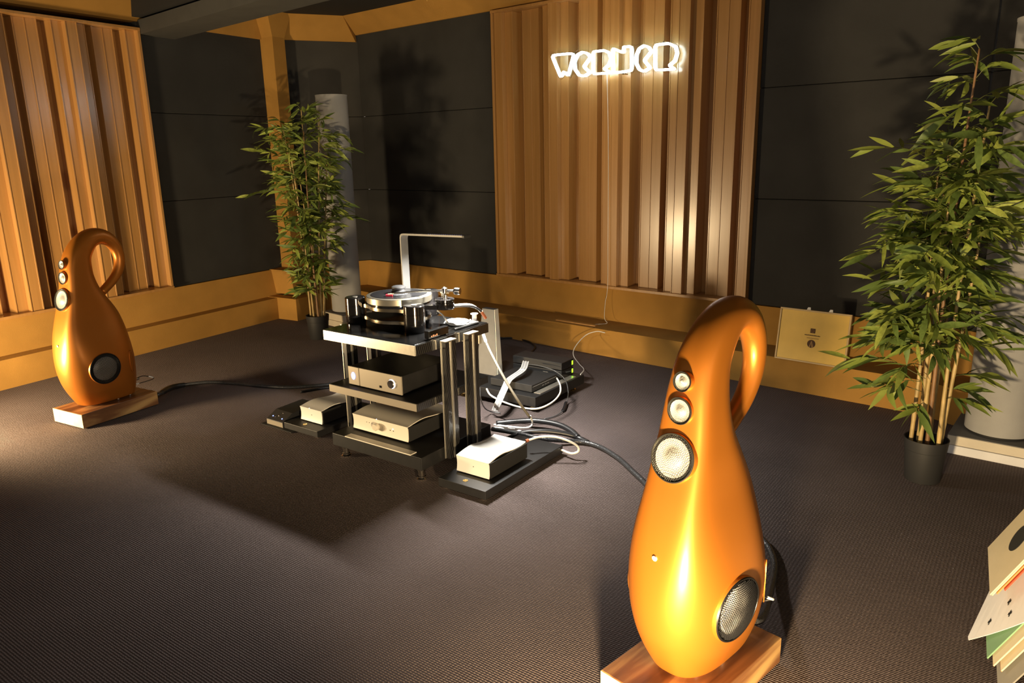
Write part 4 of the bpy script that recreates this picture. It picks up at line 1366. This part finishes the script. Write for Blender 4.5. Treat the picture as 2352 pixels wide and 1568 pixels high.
def bamboo(label, plabel, loc, seed, canes, zlo, env, nbr, leaf_len, pot_r=0.098, pot_h=0.215, lower=()):
    rnd = random.Random(seed)
    pot = thing('plant_pot', plabel, 'plant pot', (loc[0], loc[1], 0), 0, 'black plastic plant pots')
    obj('bucket', lathe(bmesh.new(), [(0, 0.001), (pot_r * 0.78, 0.001), (pot_r * 0.80, 0.004), (pot_r * 0.93, pot_h * 0.74), (pot_r * 0.95, pot_h * 0.75), (pot_r, pot_h * 0.98), (pot_r, pot_h), (pot_r * 0.95, pot_h), (pot_r * 0.93, pot_h * 0.9), (pot_r * 0.9, pot_h * 0.8)], 40), 'pot_plastic', pot, smooth='auto')
    obj('soil', lathe(bmesh.new(), [(0, pot_h * 0.84), (pot_r * 0.6, pot_h * 0.85), (pot_r * 0.915, pot_h * 0.82)], 28), 'soil', pot, smooth=True)
    t = thing('bamboo_plant', label, 'bamboo plant', (loc[0], loc[1], pot_h * 0.84), 0, 'potted bamboo plants')
    z0 = pot_h * 0.84
    paths = []
    for ci, (bx_, by_, tx, ty, zt) in enumerate(canes):
        pts = []
        K = 12
        for i in range(K + 1):
            s = i / K
            pts.append(Vector((bx_ + (tx - bx_) * s ** 1.3 + 0.012 * sin(3 * s + ci), by_ + (ty - by_) * s ** 1.3 + 0.012 * cos(2.3 * s + ci), -0.02 + (zt - z0 + 0.02) * s)))
        paths.append(pts)
        bm = bmesh.new()
        fine = spline(pts, 4)
        rr = []
        for i, p in enumerate(fine):
            s = i / (len(fine) - 1)
            r = 0.0105 * (1 - 0.62 * s)
            ph = (p.z + ci * 0.05) % 0.13
            rr.append(r * (1.16 if ph < 0.02 else 1.0))
        tube(bm, fine, rr, 8)
        obj('cane', bm, 'bamboo_cane' if ci % 4 != 3 else 'bamboo_cane_brown', t, smooth=True)
    # branches with fans of leaves
    twig = bmesh.new()
    leaves = []

    def fan(base, direc, length, nl, sc):
        direc = direc.normalized()
        tip = base + direc * length
        mid_ = base + direc * length * 0.5 + Vector((0, 0, 0.12 * length))
        pts_ = spline([base, mid_, tip], 4)
        tube(twig, pts_, 0.0018, 3, cap=False)
        az = atan2(direc.y, direc.x)
        for i in range(nl):
            f = 0.42 + 0.58 * i / max(1, nl - 1)
            k = min(len(pts_) - 1, int(f * (len(pts_) - 1)))
            p = pts_[k]
            if i == nl - 1:
                a = az + rnd.uniform(-0.2, 0.2)
            else:
                a = az + (1 if i % 2 else -1) * rnd.uniform(0.35, 1.15)
            el = rnd.gauss(-0.12, 0.33) + direc.z * 0.25
            ro = rnd.gauss(0, 0.75)
            s = leaf_len * sc * rnd.uniform(0.72, 1.2)
            M = Matrix.Translation(p) @ Matrix.Rotation(a, 4, 'Z') @ Matrix.Rotation(-el, 4, 'Y') @ Matrix.Rotation(ro, 4, 'X') @ Matrix.Diagonal((s, s, s, 1))
            kk = rnd.randrange(12)
            ok = True
            for fr_ in (0, 0.5, 1.0):
                q = M @ Vector((fr_, 0, 0))
                for (ox, oy, orad) in COLS:
                    if hypot(q.x + loc[0] - ox, q.y + loc[1] - oy) < orad + 0.02:
                        ok = False
            if ok:
                leaves.append((M, kk))

    for b in range(nbr):
        pth = paths[rnd.randrange(len(paths))]
        zmax = pth[-1].z
        zz = rnd.uniform(zlo - z0, zmax)
        k = min(len(pth) - 2, max(0, int(zz / zmax * (len(pth) - 1))))
        p = pth[k].lerp(pth[k + 1], rnd.random())
        R = env(p.z + z0)
        az = rnd.uniform(0, 2 * pi)
        fan(p, Vector((cos(az), sin(az), rnd.uniform(-0.15, 0.55))), max(0.05, R * rnd.uniform(0.35, 1.0) - leaf_len * 0.5), rnd.randint(6, 9), 1.0)
    for pth in paths:
        p = pth[-1]
        for k in range(5):
            az = rnd.uniform(0, 2 * pi)
            fan(p - Vector((0, 0, 0.03 * k)), Vector((cos(az), sin(az), 0.9)), rnd.uniform(0.04, 0.12), 5, 0.9)
    for (base, direc, length, nl) in lower:
        fan(Vector(base) - Vector((0, 0, z0)), Vector(direc), length, nl, 1.05)
    tw = obj('twigs', twig, 'twig_green', t)
    tw['kind'] = 'stuff'
    # leaves nearest the lens become single parts, the rest one mesh
    base = Vector((loc[0], loc[1], z0))
    leaves.sort(key=lambda q: (base + q[0].translation - CO).length - 0.6 * (q[0].translation - Vector((0, 0, 0))).xy.length)
    for M, k in leaves[:300]:
        o = bpy.data.objects.new('leaf', LEAF[k])
        C.objects.link(o)
        o.parent = t
        o.matrix_local = M
    verts, faces, mi = [], [], []
    for M, k in leaves[300:]:
        me = LEAF[k]
        o0 = len(verts)
        verts += [tuple(M @ v_.co) for v_ in me.vertices]
        for p in me.polygons:
            faces.append([o0 + i for i in p.vertices])
            mi.append(k % 3)
    if verts:
        me = bpy.data.meshes.new('inner_leaves')
        me.from_pydata(verts, [], faces)
        for m in ('leaf_a', 'leaf_b', 'leaf_c'):
            me.materials.append(MATS[m])
        me.polygons.foreach_set('material_index', mi)
        me.shade_smooth()
        o = bpy.data.objects.new('inner_leaves', me)
        C.objects.link(o)
        o.parent = t
        o['kind'] = 'stuff'
    return t


def env_near(z):
    for (a, ra), (b, rb) in zip(ENV_N, ENV_N[1:]):
        if a <= z <= b:
            return ra + (rb - ra) * (z - a) / (b - a)
    return 0.12


ENV_N = [(0.3, 0.25), (0.7, 0.36), (0.9, 0.48), (1.3, 0.50), (1.6, 0.42), (1.85, 0.30), (2.1, 0.14)]
bamboo('tall leafy artificial bamboo at the right in front of the grey column', 'black plastic pot holding the tall bamboo at the right', (1.995, 3.41), 11,
       [(-0.07, 0.0, -0.075, 0.04, 1.45), (-0.055, -0.03, -0.06, -0.06, 1.35), (-0.03, 0.04, 0.0, 0.08, 1.6), (-0.015, -0.02, 0.02, -0.02, 1.98), (0.03, -0.06, 0.05, -0.08, 1.75), (0.05, 0.04, 0.08, 0.07, 1.55), (0.068, -0.02, 0.11, -0.04, 1.4), (0.0, 0.07, -0.05, 0.12, 1.25)],
       0.68, env_near, 160, 0.145,
       lower=[((-0.06, 0.0, 0.62), (-1, 0.1, 0.3), 0.26, 9), ((-0.06, 0.0, 0.58), (-0.8, -0.5, 0.0), 0.22, 9), ((-0.06, 0.0, 0.50), (-1, -0.25, -0.1), 0.20, 9), ((-0.05, 0, 0.45), (-0.7, 0.3, 0.0), 0.22, 8), ((-0.05, -0.02, 0.40), (-0.5, -0.6, -0.1), 0.12, 7), ((-0.05, -0.02, 0.52), (-0.9, 0.4, 0.2), 0.34, 9),
              ((0.05, 0.0, 0.50), (1, -0.1, 0.2), 0.16, 8), ((0.05, 0.0, 0.45), (0.9, -0.5, 0.1), 0.12, 7), ((0.06, 0.0, 0.62), (1, 0.2, 0.25), 0.30, 9), ((0.05, -0.02, 0.42), (0.6, -0.5, 0.0), 0.10, 6), ((0.06, 0.0, 0.66), (0.9, -0.6, 0.1), 0.2, 8)])


def env_far(z):
    for (a, ra), (b, rb) in zip(ENV_F, ENV_F[1:]):
        if a <= z <= b:
            return ra + (rb - ra) * (z - a) / (b - a)
    return 0.12


ENV_F = [(0.3, 0.16), (0.6, 0.22), (0.9, 0.36), (1.3, 0.40), (1.7, 0.42), (1.95, 0.3), (2.15, 0.14)]
bamboo('leafy artificial bamboo in the far corner in front of the grey column', 'black plastic pot holding the bamboo in the far corner', (-1.74, 6.62), 23,
       [(-0.06, 0.0, -0.16, 0.02, 1.85), (-0.035, -0.03, -0.08, -0.08, 1.7), (0.0, 0.03, 0.0, 0.10, 1.98), (0.02, -0.03, 0.04, -0.08, 1.8), (0.05, 0.0, 0.14, 0.02, 1.9), (0.065, 0.03, 0.16, 0.10, 1.6), (-0.02, 0.05, -0.1, 0.14, 1.5)],
       0.52, env_far, 165, 0.135, pot_r=0.102, pot_h=0.215,
       lower=[((-0.05, 0.0, 1.25), (-1, -0.4, 0.1), 0.42, 9), ((0.08, 0.0, 1.0), (1, -0.2, 0.2), 0.36, 9), ((0.08, 0.0, 1.55), (1, -0.2, 0.3), 0.36, 9), ((-0.06, 0.0, 0.45), (-0.8, -0.3, 0.0), 0.08, 7), ((0.04, 0.0, 0.42), (0.8, -0.5, 0.1), 0.08, 7)])

# ------------------------------------------------------------------ record sleeves at the right edge
e1 = Vector((0.157, 0.267, 0.012)).normalized()
e2 = Vector((0.11, -0.083, 0.276))
e2 = (e2 - e1 * e2.dot(e1)).normalized()
en = e1.cross(e2)
SG = -1 if en.x > 0 else 1          # which side of the card faces the room
face = en * SG
SV = 0.312
stand = thing('record_stand', 'black stand carrying the record sleeves at the right edge', 'stand', (1.72, 2.14, 0), atan2(e1.y, e1.x))
obj('back_panel', bx(-0.62, 0.34, -0.060, -0.025, 0.0, 0.46), 'black_matt', stand, bevel=0.004)
obj('foot_board', bx(-0.62, 0.34, -0.30, -0.060, 0.0, 0.03), 'black_matt', stand)
for x in (-0.60, 0.30):
    obj('brace', hexa(bmesh.new(), [(x, -0.28, 0.03), (x + 0.02, -0.28, 0.03), (x + 0.02, -0.06, 0.03), (x, -0.06, 0.03)], [(x, -0.10, 0.44), (x + 0.02, -0.10, 0.44), (x + 0.02, -0.06, 0.44), (x, -0.06, 0.44)]), 'black_matt', stand)


def sleeve(name, label, corner, material, edge=None, th=0.004, flop=0.0, turn=0.0):
    """square card sleeve standing on its lower edge; corner is the near lower corner"""
    a1, a2 = e1 * cos(turn) + e2 * sin(turn), e2 * cos(turn) - e1 * sin(turn)
    Mx = Matrix((a1, a2, en)).transposed().to_4x4()
    Mx.translation = corner
    bm = bmesh.new()
    N = 8 if flop else 1
    rows = []
    for i in range(N + 1):
        s = i / N
        for q in (0, th):
            rows.append([bm.verts.new((a * SV, s * SV, SG * (q + flop * (1 - s) ** 2 * (1 - 0.75 * a)))) for a in (0, 0.5, 1)])
    for i in range(N):
        lo, hi = rows[2 * i], rows[2 * i + 1]
        lo2, hi2 = rows[2 * i + 2], rows[2 * i + 3]
        for k in range(2):
            bm.faces.new((lo[k], lo[k + 1], lo2[k + 1], lo2[k]))
            bm.faces.new((hi[k], hi[k + 1], hi2[k + 1], hi2[k]))
        bm.faces.new((lo[0], hi[0], hi2[0], lo2[0]))
        bm.faces.new((lo[2], hi[2], hi2[2], lo2[2]))
    for i in (0, N):
        lo, hi = rows[2 * i], rows[2 * i + 1]
        for k in range(2):
            bm.faces.new((lo[k], lo[k + 1], hi[k + 1], hi[k]))
    o = obj(name, bm, material)
    o.matrix_world = Mx
    tag(o, label, 'record sleeve', 'record sleeves on the stand')
    if edge:
        obj('spine', bx(-0.0008, SV + 0.0008, -0.0012, 0.0, min(0, SG * th), max(0, SG * th)), edge, o)
    return o


def under(x, y, back):
    """corner seen at pixel (x, y) on a card lying `back` behind the topmost one"""
    P = c0 - face * back
    d = ray(x, y)
    return CO + d * ((P - CO).dot(en) / d.dot(en))


c0 = Vector((1.53, 2.153, 0.178))
s1 = sleeve('record_sleeve', 'cream record sleeve with a black disc, topmost at the right edge', c0, 'sleeve_cream', 'sleeve_cream')
dsc = obj('black_disc', cyl(bmesh.new(), 0.052, 0, 0.001, 0, 0, 40), 'ink', s1, loc=(SV * 0.5, SV * 0.5, 0.004 if SG > 0 else -0.005))
for k, (m, lb, x, y) in enumerate((('sleeve_cream', 'thin cream sleeve just below the topmost cream one', 2281, 1367), ('sleeve_orange', 'orange edged sleeve below the cream ones', 2292, 1364), ('sleeve_red', 'red edged sleeve between the orange and white ones', 2310, 1356))):
    sleeve('record_sleeve', lb, under(x, y, 0.007 + 0.006 * k), m, m)
s2 = sleeve('record_sleeve', 'floppy white inner sleeve with little aircraft prints hanging at the right edge', under(2234, 1480, 0.060), 'sleeve_white', None, 0.002, flop=0.02, turn=radians(31))
for (a, b) in ((0.055, 0.09), (0.115, 0.16), (0.06, 0.19)):
    pbm = bmesh.new()
    box(pbm, a - 0.012, a + 0.012, b - 0.0025, b + 0.0025, 0, 0.0008)
    box(pbm, a - 0.003, a + 0.005, b - 0.009, b + 0.009, 0, 0.0008)
    s = b / SV
    obj('aircraft_print', pbm, 'ink', s2, loc=(0, 0, SG * (0.0028 + 0.02 * (1 - s) ** 2 * (1 - 0.75 * a / SV) + 0.001)))
sleeve('record_sleeve', 'pale green sleeve below the floppy white one', under(2270, 1512, 0.068), 'sleeve_green', 'sleeve_green')
sleeve('record_sleeve', 'brown edged cream sleeve below the pale green one', under(2284, 1530, 0.078), 'sleeve_cream', 'sleeve_brown')
sleeve('record_sleeve', 'cream sleeve with an orange edge low at the right edge', under(2302, 1542, 0.090), 'sleeve_cream', 'sleeve_orange')
sleeve('record_sleeve', 'large grey sleeve at the bottom right corner', under(2296, 1600, 0.105), 'sleeve_grey', 'sleeve_grey')
